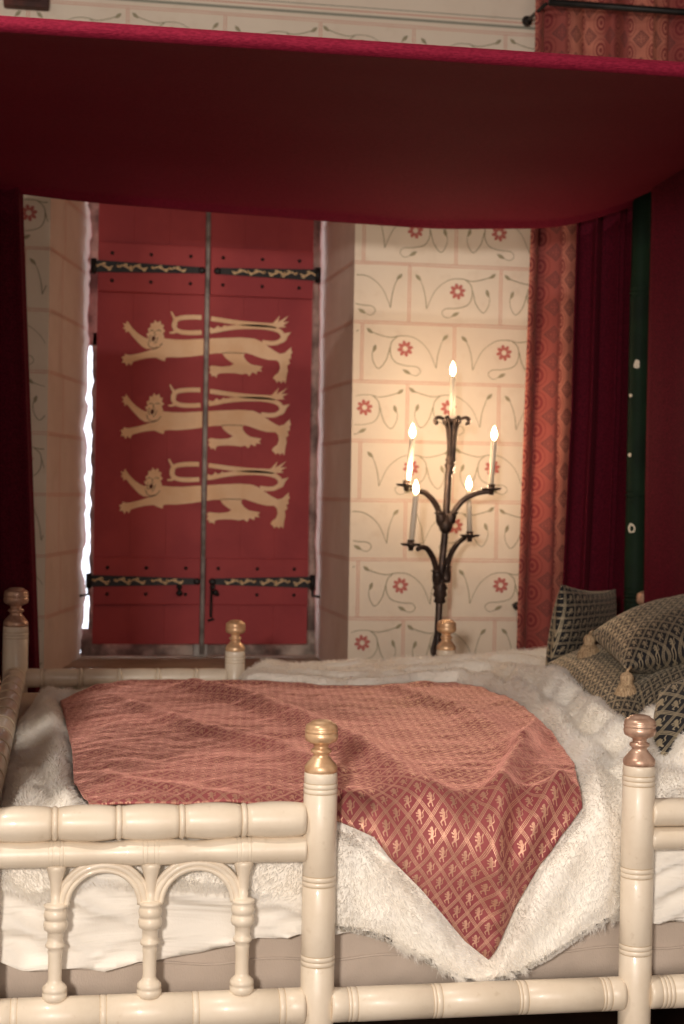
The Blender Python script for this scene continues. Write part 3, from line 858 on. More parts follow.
def clothobj(name, poly, step, offf, m_, uvrot=0, thick=.004, loc=None, uvfn=None):
    V, F = fillmesh(poly, step)
    off = offf(V[:,0], V[:,1]); b = MB(); vs = []
    for (x, s), o_ in zip(V, off):
        p, n = prof(x, s, o_); vs.append(p)
    b.add(vs, F, 0, True, [(x, s) for x, s in V] if uvfn is None else [uvfn(x, s) for x, s in V])
    o = fixn(b.build(name, m_, loc=loc or (.8, 3.8, .78)))
    # normals outward
    me = o.data
    c = sum((p.normal.z-p.normal.y*.5) for p in me.polygons)
    if c < 0: me.flip_normals()
    if thick:
        sm = o.modifiers.new('thickness', 'SOLIDIFY'); sm.thickness = thick; sm.offset = -1
    return o

# coverlet outline
cvp = [(60,692),(66,715),(72,745),(74,775),(82,790),(90,806),(150,808),(230,806),(300,806),(345,826),(372,838),(398,866),(420,888),(442,914),(462,938),(486,957),
       (496,940),(508,916),(522,890),(540,862),(558,838),(580,812),(578,790),(574,768),(562,748),(545,728),(526,712),(505,698),(482,689),(455,683),(420,683),(380,686),(340,687),(300,684),(255,683),(215,684),(170,682),(130,682),(95,687)]
OC = .016
CV = [inv(u, v, OC) for u, v in cvp]
foldA = [inv(u, v, OC) for u, v in [(195,688),(250,700),(300,720),(360,748),(410,785),(450,825),(480,862)]]
foldB = [inv(u, v, OC) for u, v in [(535,735),(520,762),(500,800),(490,840),(492,890)]]
foldC = [inv(u, v, OC) for u, v in [(345,800),(390,835),(430,870),(462,905),(485,940)]]
foldD = [inv(u, v, OC) for u, v in [(90,770),(150,785),(220,798)]]
foldE = [inv(u, v, OC) for u, v in [(400,690),(470,715),(530,760),(560,800)]]
foldF = [inv(u, v, OC) for u, v in [(120,700),(200,730),(280,745),(330,775)]]
foldG = [inv(u, v, OC) for u, v in [(560,790),(530,830),(510,870),(495,915)]]
def under(x, s):      # shared undulation of fur + coverlet
    r = np.array([.007*nz(a, b_, 3.0, 2)+.004*nz(a, b_, 8, 4) for a, b_ in zip(x, s)]); return r
def ridge(x, s, pl, w, h): return h*np.exp(-(pldist(x, s, pl)/w)**2)
def folds(x, s):
    o = ridge(x, s, foldA, .045, .026)+ridge(x, s, foldB, .026, .036)+ridge(x, s, foldC, .035, .016)+ridge(x, s, foldD, .03, .008)+ridge(x, s, foldE, .045, .018)+ridge(x, s, foldF, .035, .013)+ridge(x, s, foldG, .018, .024)
    return o
def cov_off(x, s):
    o = OC+under(x, s)+folds(x, s)
    o += np.array([.0032*nz(a*1.0+b_*.5, b_*1.8-a, 12, 11)+.0016*nz(a, b_, 34, 8) for a, b_ in zip(x, s)])
    d = sdist(x, s, CV)
    o += .007*np.clip(1+d/.05, 0, 1)**2+.004*np.clip(-s/.05, 0, 1)          # edge rides up on the fur
    return o
ca, sa = math.cos(.12), math.sin(.12)
cov = clothobj('brocade_coverlet', CV, .0085, cov_off, M['brocade'], thick=.004, uvfn=lambda x, s: (x*ca-s*sa, x*sa+s*ca))
tag(cov, 'crimson and gold brocade coverlet spread on the bed, its pointed corner hanging over the side', 'coverlet')

# white cotton sheet, hanging behind the balusters
def px_s(u, v):       # hem on the hanging plane
    p = at(u, v, YD-.005); return (p.x, -LB-(ZT-RB-p.z))
hem = [px_s(u, v) for u, v in [(-30,950),(0,961),(22,969),(50,970),(75,967),(104,972),(125,967),(139,963),(165,960),(199,954),(230,946),(258,938),(275,938),(298,934),(330,932),(400,930),(480,925),(560,925),(610,920),(650,921),(684,921),(720,921)]]
SP = [(bx0+.024, hem[0][1])]+[h for h in hem if h[0] > bx0+.03 and h[0] < bx1-.08]+[(bx1-.06, hem[-1][1]), (bx1-.06, YF-.06-YD-RB), (bx0+.024, YF-.06-YD-RB)]
def sheet_off(x, s):
    out = []
    for a, b_ in zip(x, s):
        d = 0
        if b_ < 0:
            k = min(1, -b_/.10)
            # soft horizontal drapes with diagonal swags
            w = nz(a*1.2+b_*1.2, b_*6+a*.8, 1.8, 21)
            f1 = math.sin((b_*1.0+a*.10)*40+4.5*nz(a, b_, 2.0, 3)); f2 = math.sin((b_-a*.38)*52+6*nz(a, b_, 2.2, 13)); f3 = math.sin((b_+a*.55)*60+5*nz(a, b_, 3, 23))
            g1 = max(0, .55+1.3*nz(a, b_, 2.6, 17)); g2 = max(0, .3+1.6*nz(a, b_, 3, 19)); g3 = max(0, .1+1.6*nz(a, b_, 3, 29))
            d = k*(.010+.020*w+.034*(1-abs(f1))**1.7*g1+.028*(1-abs(f2))**2.0*g2+.024*(1-abs(f3))**2.0*g3)
            if a > pn[1]: d += k*.010*(1-abs(math.sin((b_*.8-a*1.0)*34)))**1.5
            d = .042*math.tanh(max(-.002, d)/.042)
            hm = min(1, max(0, (-b_-.15)/.2))
        out.append(-.024*min(1, max(0, 1+b_/.05) if b_ < 0 else 1)-.012*(0 if b_ > -.05 else min(1, (-b_-.05)/.05))+d)
    return np.array(out)
sh = clothobj('cotton_sheet', SP, .010, sheet_off, M['sheet'], thick=.003)
tag(sh, 'white cotton sheet hanging in soft folds between mattress and balusters', 'sheet')

# fur throw under the coverlet
fp = [(22,706),(12,740),(4,775),(-6,800),(-14,838),(0,880),(30,897),(60,893),(90,880),(150,884),(230,890),(300,905),(337,930),(360,934),(384,941),(408,953),(434,967),(455,979),(476,985),(490,984),(511,976),(530,968),(548,959),(570,944),(589,931),(606,922),(622,912),(640,850),(684,818)]
FP = [inv(u, v, .012) for u, v in fp]
FP = [(max(x, bx0+.036), s) for x, s in FP]
FP += [(bx1-.07, FP[-1][1]), (bx1-.07, YF-.045-YD-RB), (at(515, 660, 4.8).x, YF-.03-YD-RB), (at(440,660,4.8).x, YF-.022-YD-RB), (at(300,660,4.8).x, YF-.018-YD-RB), (at(256,660,4.8).x, YF-.045-YD-RB), inv(236,687,.012), inv(160,686,.012), inv(100,690,.012), inv(66,689,.012), inv(50,680,.012), inv(40,684,.012)]
def fur_off(x, s):
    d = sdist(x, s, CV); de = -sdist(x, s, FP)
    o = under(x, s)+folds(x, s)*np.clip(1-d/.05, 0, 1)*.9
    n0 = np.array([nz(a, b_, 2.6, 51) for a, b_ in zip(x, s)])
    puff = np.clip(d/.04+.1, 0, 1); puff = puff*puff*(3-2*puff)
    edge = np.clip(de/.065, 0, 1); edge = np.sqrt(edge*(2-edge))
    n1 = np.array([nz(a*1.0, b_*1.0, 6, 41)+.5*nz(a, b_, 14, 43) for a, b_ in zip(x, s)])
    rip = .5+.5*np.sin(d/.125*2*PI+1.0+n1*2.2)
    right = np.clip((x-.95)/.25, 0, 1)*np.clip((s+.10)/.2, 0, 1)
    h = (.024+.016*n1+.016*n0)*puff + .050*rip**1.3*right*puff*(1+.5*n0) + .016*(.5+.5*np.sin(d/.045*PI+n1*3))*puff*(1-right)
    h += .012*np.clip((bx0+.20-x)/.1, 0, 1)
    low = np.clip(-s/.10, 0, 1); hid = np.clip((pn[0]+.05-x)/.04, 0, 1)+np.clip((x-pn[1]+.05)/.04, 0, 1)
    h = h*(1-.50*low)*(1-.85*low*np.clip(hid, 0, 1))
    return o*(1-.6*low*np.clip(hid, 0, 1))+h*edge+.001+(.014*(1-.6*np.clip(hid, 0, 1))*np.clip(-s/.08, 0, 1)+.003)*puff-.009*np.clip(-d/.03, 0, 1)
Vf, Ff = fillmesh(FP, .0105)
offf = fur_off(Vf[:,0], Vf[:,1])
PV = []
for (x, s), o_ in zip(Vf, offf): PV.append(prof(x, s, o_)[0])
PV = np.array([tuple(p) for p in PV]); T = np.array([f for f in Ff if len(f) == 3])
# orient
nrm = np.cross(PV[T[:,1]]-PV[T[:,0]], PV[T[:,2]]-PV[T[:,0]])
flip = (nrm[:,2]-nrm[:,1]*.6) < 0; T[flip] = T[flip][:, ::-1]; nrm[flip] *= -1
area = np.linalg.norm(nrm, axis=1)/2; fn = nrm/(2*area[:,None]+1e-12)
vn = np.zeros_like(PV)
for k in range(3): np.add.at(vn, T[:,k], nrm)
vn /= np.linalg.norm(vn, axis=1)[:,None]+1e-12
cen = Vf[T].mean(1); dC = sdist(cen[:,0], cen[:,1], CV)
dE = -sdist(cen[:,0], cen[:,1], FP)
wgt = area*(dC > -.004)*(1+5*(dE < .012))
# nobody sees the part under the pillows
NB = 260000
idx = np.random.choice(len(T), NB, p=wgt/wgt.sum())
r1 = np.sqrt(np.random.rand(NB)); r2_ = np.random.rand(NB)
w0, w1, w2 = 1-r1, r1*(1-r2_), r1*r2_
P0 = PV[T[idx,0]]*w0[:,None]+PV[T[idx,1]]*w1[:,None]+PV[T[idx,2]]*w2[:,None]
Nn = vn[T[idx,0]]*w0[:,None]+vn[T[idx,1]]*w1[:,None]+vn[T[idx,2]]*w2[:,None]; Nn /= np.linalg.norm(Nn, axis=1)[:,None]
flow = np.stack([np.sin(P0[:,0]*9+P0[:,1]*5), np.cos(P0[:,1]*7+P0[:,0]*3), -.8+0*P0[:,0]], 1)+np.random.randn(NB, 3)*.55
flow -= Nn*np.sum(flow*Nn, 1)[:,None]; flow /= np.linalg.norm(flow, axis=1)[:,None]+1e-9
edge_b = (dE[idx] < .012)
Ln = ((.008+.008*np.random.rand(NB))*(1+.5*edge_b))[:,None]
P1 = P0+(Nn*.80+flow*.45)*Ln*.5; P2 = P0+(Nn*.95+flow*1.15)*Ln*.75
P0 = P0-Nn*.002
side = np.cross(Nn, flow); side += np.random.randn(NB,3)*.3; side /= np.linalg.norm(side, axis=1)[:,None]; side *= .00055
vb = np.stack([P0-side, P0+side, P1-side*.8, P1+side*.8, P2], 1).reshape(-1, 3)
nv0 = len(PV)
base = nv0+np.arange(NB)*5
me = bpy.data.meshes.new('fur_throw')
allv = np.concatenate([PV, vb]); ntri = len(T)
q = np.stack([base, base+1, base+3, base+2], 1); t3 = np.stack([base+2, base+3, base+4], 1)
# skirt that closes the turned-under edge
from collections import Counter
ec = Counter()
for t_ in T:
    for a_, b_ in ((t_[0],t_[1]),(t_[1],t_[2]),(t_[2],t_[0])): ec[(min(a_,b_),max(a_,b_))] += 1
be = [(a_,b_) for t_ in T for a_,b_ in ((t_[0],t_[1]),(t_[1],t_[2]),(t_[2],t_[0])) if ec[(min(a_,b_),max(a_,b_))] == 1]
bi = sorted(set([i for e_ in be for i in e_])); remap = {v_: len(allv)+k for k, v_ in enumerate(bi)}
cmid = Vf.mean(0)
inn = []
for i in bi:
    x_, s_ = Vf[i]; w_ = .014
    dxs = cmid-Vf[i]; dxs = dxs/np.linalg.norm(dxs)*w_
    inn.append(tuple(prof(x_+dxs[0], s_+dxs[1], min(-.004, 0))[0]))
allv = np.concatenate([allv, np.array(inn)])
T = np.concatenate([T, np.array([t_ for a_, b_ in be for t_ in ((b_, a_, remap[a_]), (b_, remap[a_], remap[b_]))])]); ntri = len(T)
loops = np.concatenate([T.ravel(), q.ravel(), t3.ravel()]).astype(np.int32)
starts = np.concatenate([np.arange(ntri)*3, ntri*3+np.arange(NB)*4, ntri*3+NB*4+np.arange(NB)*3]).astype(np.int32)
loc0 = np.array([.8, 3.8, .78])
me.vertices.add(len(allv)); me.vertices.foreach_set('co', (allv-loc0).astype(np.float32).ravel())
me.loops.add(len(loops)); me.loops.foreach_set('vertex_index', loops)
me.polygons.add(len(starts)); me.polygons.foreach_set('loop_start', starts)
me.materials.append(M['furskin']); me.materials.append(M['furhair'])
mi = np.concatenate([np.zeros(ntri), np.ones(2*NB)]).astype(np.int32); me.polygons.foreach_set('material_index', mi)
me.polygons.foreach_set('use_smooth', np.ones(len(starts), dtype=bool))
me.update(calc_edges=True)


fur = bpy.data.objects.new('fur_throw', me); fur.location = tuple(loc0); COL.objects.link(fur)
tag(fur, 'thick white fur throw bordering the crimson coverlet and drooping over the bed side', 'throw')

# ------------------------------------------------------------------ pillows
def pillow(name, c, ax, ay, th, label, tassels=(), pinch=.10, seed=0, uvs=1.0, droop=0, rot=0):
    """c centre, ax/ay half-axis vectors, th half thickness"""
    c = Vector(c); ax = Vector(ax); ay = Vector(ay); nn = ax.cross(ay).normalized()
    n = 44; b = MB(); 
    for sgn in (1, -1):
        vs = []; uv = []
        for i in range(n+1):
            for j in range(n+1):
                u = math.sin(PI/2*(-1+2*i/n)); v = math.sin(PI/2*(-1+2*j/n))
                du = u*(1-pinch*(1-v*v)*(abs(u)**3)); dv = v*(1-pinch*(1-u*u)*(abs(v)**3))
                h = (max(0, 1-abs(u)**2.6)**.55)*(max(0, 1-abs(v)**2.6)**.55)
                wr = .07*nz(u*1.3+seed, v*1.3, 1.6, seed)+.035*nz(u+seed, v, 5, seed+3)
                h = h*(1+wr)
                # pleats running in from the corners
                edge = (u*u)*(v*v)
                h -= .10*edge*math.sin(9*math.atan2(abs(v), abs(u)+1e-6))*h
                p = c+ax*du+ay*dv+nn*(sgn*th*h)+Vector((0, 0, -droop*(u*u*.5+v*v*.5)))
                vs.append(p); uu, vv = u*ax.length*uvs*1.08+seed*.37, v*ay.length*uvs*1.08+seed*.21
                uv.append((uu*math.cos(rot)-vv*math.sin(rot), uu*math.sin(rot)+vv*math.cos(rot)))
        fs = [(i*(n+1)+j, (i+1)*(n+1)+j, (i+1)*(n+1)+j+1, i*(n+1)+j+1) for i in range(n) for j in range(n)]
        if sgn < 0: fs = [f[::-1] for f in fs]
        b.add(vs, fs, 0, True, uv)
    o = b.build(name, M['pillow'], loc=c); tag(o, label, 'pillow', 'black and gold patterned pillows at the bed head')
    bm = bmesh.new(); bm.from_mesh(o.data); bmesh.ops.remove_doubles(bm, verts=bm.verts, dist=.0004); bm.to_mesh(o.data); bm.free()
    for (p, hang) in tassels:
        p = Vector(p); t = MB()
        t.tube([p+Vector((.012, .01, .006)), p, p+Vector((-.002, 0, -.012))], .0035, 8)
        t.lathe([(.004, .004), (.012, 0), (.0165, -.008), (.0165, -.014), (.014, -.020), (.016, -.022), (.014, -.025), (.021, -.034), (.026, -.052), (.029, -.075), (.028, -hang), (.020, -hang-.001)], p+Vector((-.002, 0, -.008)), n=36)
        for k in range(46):
            a = 2*PI*k/46+random.uniform(-.05, .05); r0 = .016; r1_ = random.uniform(.026, .033)
            e = hang+random.uniform(-.008, .010)
            q0 = p+Vector((-.002+r0*math.cos(a), r0*math.sin(a), -.034)); q1 = p+Vector((-.002+r1_*.9*math.cos(a), r1_*.9*math.sin(a), -.034-(e-.034)*.5)); q2 = p+Vector((-.002+r1_*math.cos(a+.1), r1_*math.sin(a+.1), -e-.006))
            t.tube([q0, q1, q2], [.0022, .0022, .0016], 5)
        tag(fixn(t.build('tassel', M['tassel'], o)), 'tan silk tassel')
    return o
# upright pillow at the back
A = at(563, 588, 4.62); B = at(613, 591, 4.42); 
def from_corners(tl, tr, bl):
    tl, tr, bl = Vector(tl), Vector(tr), Vector(bl); ax = (tr-tl)/2; ay = (tl-bl)/2; c = tl+ax-ay; return c, ax, ay
c, ax, ay = from_corners(at(561, 584, 4.40), at(616, 589, 4.72), at(545, 684, 4.32))
pillow('patterned_pillow', c, ax, ay, .055, 'patterned black and gold pillow standing upright at the back against the maroon curtain', seed=1, pinch=.09, rot=PI/4)
k1 = at(589, 634, 4.12); k2 = at(625, 669, 3.68)
ayv = (k1-k2)/2; axv = (at(735, 596, 4.25)-k1)/2
c = k2+ayv+axv
pillow('patterned_pillow', c, axv, ayv, .080, 'patterned pillow lying topmost of the heap with two tan tassels', tassels=[(k1+Vector((-.004, -.022, .006)), .082), (k2+Vector((-.002, -.024, .0)), .092)], seed=2, pinch=.05)
k1 = at(545, 664, 4.30); k2 = at(616, 730, 3.48)
ayv = (k1-k2)/2; axv = (at(640, 640, 4.50)-k1)/2
c = k2+ayv+axv
pillow('patterned_pillow', c, axv, ayv, .065, 'dark patterned pillow beneath the tasselled one, sloping down to the white fur', seed=3, pinch=.03)
k1 = at(618, 690, 3.72); k2 = at(640, 752, 3.42)
ayv = (k1-k2)/2; axv = (at(740, 655, 4.0)-k1)/2
c = k2+ayv+axv
pillow('patterned_pillow', c, axv, ayv, .070, 'patterned pillow directly below the right end of the tasselled one, behind the near finial', seed=4, pinch=.04, rot=PI/4)
k1 = at(662, 688, 3.22); k2 = at(664, 766, 3.04)
ayv = (k1-k2)/2; axv = (at(760, 668, 3.42)-k1)/2
c = k2+ayv+axv
pillow('patterned_pillow', c, axv, ayv, .06, 'patterned pillow cut by the right edge of the photo, lowest and nearest', seed=5, pinch=-.16)

# ------------------------------------------------------------------ curtains and canopy
def curtain(name, path, zt, zb_, flare, folds_, amp, m_, label, cat='curtain', th=.004, topscale=1.0, uvs=1.0, nzs=40, seed=0, group=None, lean=None):
    """path: (x0,y0)->(x1,y1) at top; folds as waves across it; lean(t, w) -> (dx, dy)"""
    (x0, y0), (x1, y1) = path; L = math.hypot(x1-x0, y1-y0); tx, ty = (x1-x0)/L, (y1-y0)/L; nx, ny = -ty, tx
    n = int(folds_*22); vs = []; uv = []
    arc = 0; arcs = []
    for i in range(n+1):
        w = i/n
        arcs.append(w*L*1.25)
    for j in range(nzs+1):
        t = j/nzs; z = zt+(zb_-zt)*t
        for i in range(n+1):
            w = i/n
            a = 2*PI*folds_*w
            A_ = amp*(.65+.35*t)*(1+.5*nz(w*3, t*.6, 2, seed))
            dn = A_*(math.sin(a+1.1*nz(w*2, t*.8, 2, seed+7))+.3*math.sin(2.3*a+seed))
            dt = .25*A_*math.sin(2*a)
            dx, dy = lean(t, w) if lean else (0, 0)
            p = (x0+tx*(L*w+dt)+nx*dn+dx, y0+ty*(L*w+dt)+ny*dn+dy, z+ .004*math.sin(a)*t)
            vs.append(p); uv.append((arcs[i]*uvs, z))
    fs = [(j*(n+1)+i, j*(n+1)+i+1, (j+1)*(n+1)+i+1, (j+1)*(n+1)+i) for j in range(nzs) for i in range(n)]
    b = MB(); b.add(vs, fs, 0, True, uv); o = b.build(name, m_, loc=((x0+x1)/2, (y0+y1)/2, zb_))
    tag(o, label, cat, group)
    s = o.modifiers.new('thickness', 'SOLIDIFY'); s.thickness = th; s.offset = 0
    return o
# damask curtain by the wall
YQ = 5.56
dt0 = at(531, 225, YQ).x; dt1 = at(515, 655, YQ).x
curtain('damask_curtain', ((dt0-.0, YQ), (dt0+.80, YQ)), 3.50, .06, 0, 5.0, .033, M['damask'], 'rose and orange damask curtain hanging against the painted wall beside the candelabrum', seed=3, uvs=1.0,
        lean=lambda t, w: ((dt1-dt0)*max(0, (t-.22))*1.35*(1-w*.6), 0))
# wall rod and its bracket
b = MB(); ra = at(549, 1, 5.44); rb = at(700, 13, 5.44); zrd = at(600, 6, 5.44).z
b.tube([(ra.x-.0, 5.44, zrd), (rb.x+.6, 5.44, zrd)], .0125, 12)
rodroot = b.build('curtain_rod', M['iron'], loc=(ra.x, 5.44, zrd)); tag(rodroot, 'thin black iron rod crossing before the damask curtain near the ceiling', 'rod')
b = MB(); e0 = at(546, 4, 5.44); e1 = at(527, 21, YW-.02)
b.tube([e0, (e0+e1)/2, e1], .007, 10); b.lathe([(.002, -.02), (.016, -.014), (.020, 0), (.014, .014), (.004, .018)], e1, (0, 1, 0), 14); b.build('bracket', M['iron'], rodroot)
# small dark knob on the wall at the curtain's edge
kp = at(513.5, 605, YW); b = MB(); b.lathe([(.006, 0), (.006, .03), (.013, .035), (.016, .045), (.012, .055), (.003, .058)], kp, (0, -1, 0), 16)
o = b.build('wall_hook', M['iron'], loc=kp); tag(o, 'small black iron knob fixed to the wall at the damask curtain edge', 'hook')

ZB = 2.142
CYN, CYF = 2.70, 4.98
# canopy
def canopy():
    nx, ny = 90, 60; b = MB(); vs = []
    x0, x1 = bx0-.42, 2.36
    bk = [(bx0-.5, 2.31), (at(0,190,CYF).x, 2.275), (at(100,200,CYF).x, 2.255), (at(300,214,CYF).x, 2.235), (at(420,220,CYF).x, 2.225), (at(510,222,CYF).x, 2.235), (at(560,220,CYF).x, 2.25), (at(600,215,CYF).x, 2.285), (at(640,204,CYF).x, 2.335), (at(684,186,CYF).x, 2.40), (2.5, 2.50)]
    bkx = [p[0] for p in bk]
    sm = cr(bk, 6)
    sx = np.array([p[0] for p in sm]); sz = np.array([p[1] for p in sm])
    hemw = .022
    rows = []
    for j in range(ny+1):
        t = j/ny
        rows.append(('top', t))
    for j in range(1, 7): rows.append(('hem', j/6))
    for kind, t in rows:
        for i in range(nx+1):
            x = x0+(x1-x0)*i/nx
            zbk = float(np.interp(x, sx, sz))+hemw
            if kind == 'top':
                y = CYN+(CYF-CYN)*t
                z = ZB+(zbk-ZB)*t + .125*math.sin(PI*t) + .006*nz(x, y, 3.2, 3)*min(1, t*8)
                if t < .03: z = z
            else:
                y = CYF+.034*t+.003*math.sin(x*17)*t; z = zbk-hemw*t
            vs.append((x, y, z))
    n = nx+1; nr = len(rows)
    fs = [(j*n+i, j*n+i+1, (j+1)*n+i+1, (j+1)*n+i) for j in range(nr-1) for i in range(nx)]
    b.add(vs, fs)
    # rolled front edge
    b.tube([(x0+(x1-x0)*i/60, CYN, ZB-.012) for i in range(61)], .010, 12)
    # side turn-down at the foot
    o = b.build('bed_canopy', M['canopy'], loc=((x0+x1)/2, (CYN+CYF)/2, ZB)); tag(o, 'large crimson cloth canopy stretched over the bed, sagging toward the back', 'canopy')
    s = o.modifiers.new('thickness', 'SOLIDIFY'); s.thickness = .006; s.offset = 0
canopy()
# canopy posts
def gpost(x, y, label, lean=0):
    b = MB(); pr = [(.046, 0), (.046, .04), (.036, .06)]
    R = .0335
    for zc in (.55, 1.02, at(633, 591, y).z, at(638, 494, y).z, at(641, 292, y).z):
        pr += [(R, zc-.020), (R*1.03, zc-.016), (R*.90, zc-.012), (R*1.05, zc-.008), (R*1.05, zc-.002), (R*.90, zc+.003), (R*1.03, zc+.008), (R, zc+.014)]
    pr = sorted(pr, key=lambda p: p[1]); pr += [(R*.92, 2.1), (R*.9, 2.43), (.006, 2.44)]
    b.lathe(pr, (x, y, 0), n=26)
    o = b.build('canopy_post', M['green'], loc=(x, y, 0)); tag(o, label, 'post')
    return o
gy = 4.985
gp = gpost(at(637, 450, gy).x, gy, 'dark green turned canopy post with chipped white spots beside the maroon curtains')
for (u, v, s_) in ((637, 364.5, .012), (632, 528, .013), (630.5, 455, .005), (627.5, 395, .004), (648, 395, .003)):
    p = at(u, v, gy-.03); xc = gp.location.x; dx = max(-.031, min(.031, p.x-xc)); yy = gy-math.sqrt(max(0, .0340**2-dx*dx))
    pts = [(math.cos(a)*s_*(.7+.5*random.random())*.75, math.sin(a)*s_*(.8+.5*random.random())*1.25) for a in [2*PI*k/9 for k in range(9)]]
    def pc(a, c_, h, xx=xc+dx, zc=p.z):
        d = max(-.0335, min(.0335, xx+a-xc)); return (xc+d, gy-math.sqrt(max(0, (.0337+h)**2-d*d)), zc+c_)
    b = MB(); b.poly(pts, pc, .0012); b.build('paint_chip', M['chip'], gp)
# maroon curtains
yc1 = 5.10
xa_ = at(577, 230, yc1).x; xb_ = at(622, 500, yc1).x
curtain('maroon_curtain', ((xa_, yc1), (xb_+.22, yc1)), 2.50, .05, 0, 5.0, .040, M['maroon'], 'dark maroon curtain gathered in deep folds left of the green canopy post', seed=5, group=None,
        lean=lambda t, w: (-.055*max(0, t-.35)*2*(1-w)*.6-.02*t, .0))
xh = at(652, 450, 4.86).x
curtain('maroon_curtain', ((xh-.018, 4.86), (xh+.32, 2.72)), 2.48, .05, 0, 5.0, .012, M['maroon'], 'broad maroon curtain closing the bed head, right of the green canopy post', seed=8,
        lean=lambda t, w: (-.0*t, 0))
xe0 = at(23, 230, 5.03).x; xe1 = at(39, 670, 5.03).x
curtain('maroon_curtain', ((bx0-.62, 4.75), (xe0, 5.03)), 2.55, .05, 0, 5.0, .028, M['maroon'], 'dark maroon curtain at the left edge, hanging behind the foot corner post', seed=11,
        lean=lambda t, w: ((xe1-xe0)*max(0, t-.12)*1.8*w, 0))

curtain('maroon_curtain', ((-.80, 2.60), (-.150, 2.66)), 2.10, .05, 0, 5.0, .018, M['maroon'], 'maroon curtain gathered at the near foot corner, added out of view to shade the bed foot', seed=15)  # unseen hanging, added to cast shade over the foot of the bed
# ------------------------------------------------------------------ candelabrum
YK = 5.36
def K(x, y): return (x/4.1+390, y/4.1+350)      # zoomed tracing coordinates
base = at(432, 700, YK); 
root = empty('candelabrum', (at(437, 600, YK).x, YK, 0)); tag(root, 'tall wrought iron candelabrum with four curved arms standing before the painted wall', 'candelabrum')
def kp_(x, y, dy=0): p = at(*K(x, y), YK); return Vector((p.x, YK+dy, p.z))
x_low = kp_(205, 980); x_mid = kp_(228, 705); x_top = kp_(256, 300)
xs_ = root.location.x
b = MB()
st = [Vector((xs_+.0, YK, .25)), Vector((xs_, YK, .6)), x_low, kp_(222, 790), x_mid, kp_(241, 500), kp_(251, 380), kp_(256, 300)]
b.tube(cr([tuple(p) for p in st], 6), [.013]*48+[.013], 12) if False else b.tube(cr([tuple(p) for p in st], 6), .0125, 12)
b.lathe([(.014, -.05), (.022, -.045), (.018, -.03), (.026, -.022), (.020, -.005), (.027, .004), (.018, .02), (.024, .03), (.014, .045)], x_low, (0,0,1), 16)
b.lathe([(.013, -.04), (.020, -.03), (.026, -.012), (.022, 0), (.018, .012), (.013, .03)], x_mid, (0,0,1), 16)
pm = kp_(246, 475); b.lathe([(.012, -.03), (.017, -.024), (.013, -.012), (.019, -.004), (.019, .004), (.013, .012), (.017, .022), (.012, .03)], pm, (0,0,1), 14)
b.build('stem', M['ironrust'], root)
# flared top holder with curled petals
b = MB()
for k in range(8):
    a = 2*PI*k/8+.2; ca_, sa_ = math.cos(a), math.sin(a)
    o_ = kp_(251, 462)
    pts = [(.010, 0), (.012, .07), (.018, .12), (.032, .150), (.052, .158), (.064, .150), (.062, .138), (.054, .137)]
    b.tube(cr([(o_.x+ca_*r*1.0, o_.y+sa_*r, o_.z+h) for r, h in pts], 5), .0055, 8)
b.lathe([(.012, .13), (.026, .140), (.034, .152), (.030, .154), (.012, .146)], kp_(251, 462), (0,0,1), 18)
b.build('flared_holder', M['ironrust'], root)
arms = [  # junction, path, plate, depth offset
 ([(213,715),(200,668),(175,622),(140,588),(110,578),(75,566)], (68,553), -.05),
 ([(243,708),(258,668),(290,622),(330,595),(370,583),(415,580)], (415,569), -.03),
 ([(196,960),(185,905),(165,850),(135,812),(108,806),(88,812)], (86,797), -.10),
 ([(228,950),(236,890),(258,838),(285,800),(305,785),(328,772)], (327,761), .07)]
plates = []
for path, pl, dy in arms:
    b = MB(); n = len(path)
    pts = [kp_(p[0], p[1], dy*i/(n-1)) for i, p in enumerate(path)]
    cv = cr([tuple(p) for p in pts], 6)
    b.tube(cv, [.0115-.003*i/len(cv) for i in range(len(cv))], 10)
    # leaf sheath and ridge at the root
    b.tube(cv[:7], [.017, .018, .019, .019, .018, .016, .013], 10)
    for q in cv[3:7:3]: b.lathe([(.012, -.006), (.019, 0), (.012, .006)], q, (0,0,1), 12)
    arm = b.build('arm', M['ironrust'], root)
    b = MB(); c_ = kp_(pl[0], pl[1], dy); c_ = at(*K(*pl), YK+dy)
    pts[-1] = c_
    b.lathe([(.008, -.022), (.010, -.010), (.014, -.006), (.030, -.004), (.037, .002), (.035, .004), (.012, .001), (.013, .016), (.011, .016)], c_, (0,0,1), 20)
    b.build('drip_pan', M['ironrust'], arm); plates.append(c_)
b = MB()
for k in range(3):
    a = 2*PI*k/3+.4; ca_, sa_ = math.cos(a), math.sin(a)
    b2 = MB(); b2.tube(cr([(xs_+ca_*r, YK+sa_*r, z) for r, z in ((.008, .45), (.05, .36), (.12, .16), (.20, .05), (.245, .012), (.26, .025))], 6), .010, 10)
    b2.build('leg', M['ironrust'], root)
hk = MB(); h0 = at(433.5, 652, YK-.02); hk.tube(cr([(xs_-.002, YK-.012, h0.z+.07), (h0.x, YK-.02, h0.z+.03), (h0.x-.006, YK-.022, h0.z), (h0.x+.006, YK-.022, h0.z-.02)], 5), .006, 8)
hk.build('hook', M['ironrust'], root)
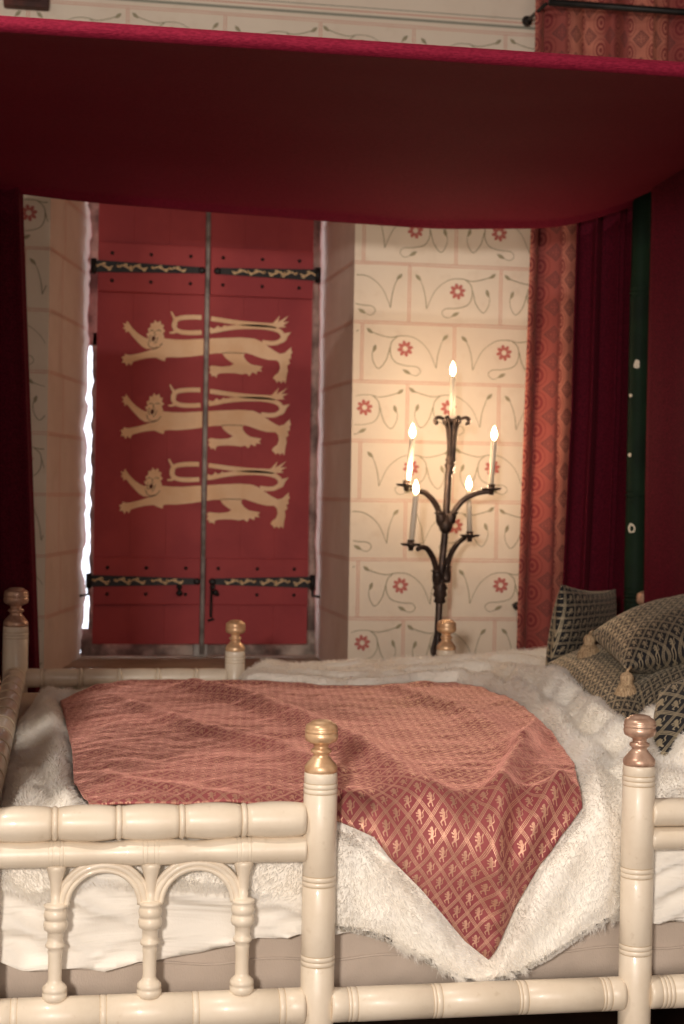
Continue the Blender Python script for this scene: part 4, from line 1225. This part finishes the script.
# candles: bottom pixel, flame pixel, depth, label
cnd = [((256,272),(257,108),YK,'topmost white candle, burning in the flared holder of the candelabrum'),
       ((74,550),(92,362),YK-.05,'burning white candle on the upper left arm of the candelabrum'),
       ((412,565),(427,372),YK-.03,'burning white candle on the upper right arm of the candelabrum'),
       ((88,793),(106,594),YK-.10,'burning white candle on the lower left arm of the candelabrum'),
       ((326,757),(323,576),YK+.07,'burning white candle on the lower right arm of the candelabrum')]
for i, (p0, p1, y, lab) in enumerate(cnd):
    a = at(*K(*p0), y); c_ = at(*K(*p1), y); d = (c_-a); L = d.length
    b = MB(); r = .0095
    if i == 0: pass
    else:
        a = Vector((plates[i-1].x+(a.x-plates[i-1].x)*.6, plates[i-1].y, plates[i-1].z+.002)); d = c_-a; d.y = 0; c_ = a+d; L = d.length
    b.lathe([(r, 0), (r, L*.6), (r*.98, L-.006), (r*.85, L-.001), (r*.4, L-.002), (.001, L-.001)], a, d, 18)
    b.tube([c_, c_+Vector((0,0,.006))], .0015, 6)
    o = b.build('candle', M['wax'], loc=a); tag(o, lab, 'candle', 'candles on the candelabrum')
    b = MB(); H_ = .050
    b.lathe([(.002, 0), (.0085, .008), (.0105, .017), (.0095, .026), (.006, .037), (.0025, .046), (.0005, .050)], c_+Vector((0,0,.002)), (0,0,1), 14); b.build('flame', M['flame'], o)
    ld = bpy.data.lights.new('candle_light', 'POINT'); ld.energy = 1.75; ld.color = (1, .70, .44); ld.shadow_soft_size = .012
    lo = bpy.data.objects.new('candle_light', ld); lo.location = c_+Vector((0, .0, .066)); COL.objects.link(lo)

# dark carved block high on the wall, top left
q0 = at(4, -14, YW); q1 = at(49, 12, YW)
b = MB(); b.box((q0.x, YW-.05, q1.z), (q1.x, YW, q0.z), bev=.008); b.box((q0.x+.02, YW-.058, q1.z+.02), (q1.x-.03, YW-.045, q0.z-.01), bev=.004)
o = b.build('wooden_plaque', M['corbel'], loc=((q0.x+q1.x)/2, YW, q1.z)); tag(o, 'dark reddish-brown wooden panel high on the wall at the top left corner', 'plaque')

# ------------------------------------------------------------------ lights
def area(name, loc, target, size, energy, col, sy=None):
    l = bpy.data.lights.new(name, 'AREA'); l.energy = energy; l.color = col; l.shape = 'RECTANGLE' if sy else 'SQUARE'; l.size = size
    if sy: l.size_y = sy
    o = bpy.data.objects.new(name, l); o.location = loc; COL.objects.link(o)
    o.rotation_euler = (Vector(target)-Vector(loc)).to_track_quat('-Z', 'Y').to_euler(); return o
area('key_lamp', (-.75, 1.75, 3.2), (.5, 2.95, .7), .12, 38, (1, .90, .79))
area('low_key_lamp', (-.72, -1.2, 1.82), (.8, 4.2, .9), .26, 122, (1, .90, .80))
area('room_fill', (.6, -2.2, 1.7), (.8, 4.5, 1.2), 2.2, 42, (1, .90, .84))
w = bpy.data.worlds.new('world'); SC.world = w; w.use_nodes = True
w.node_tree.nodes['Background'].inputs[0].default_value = (.9, .85, .8, 1); w.node_tree.nodes['Background'].inputs[1].default_value = .25
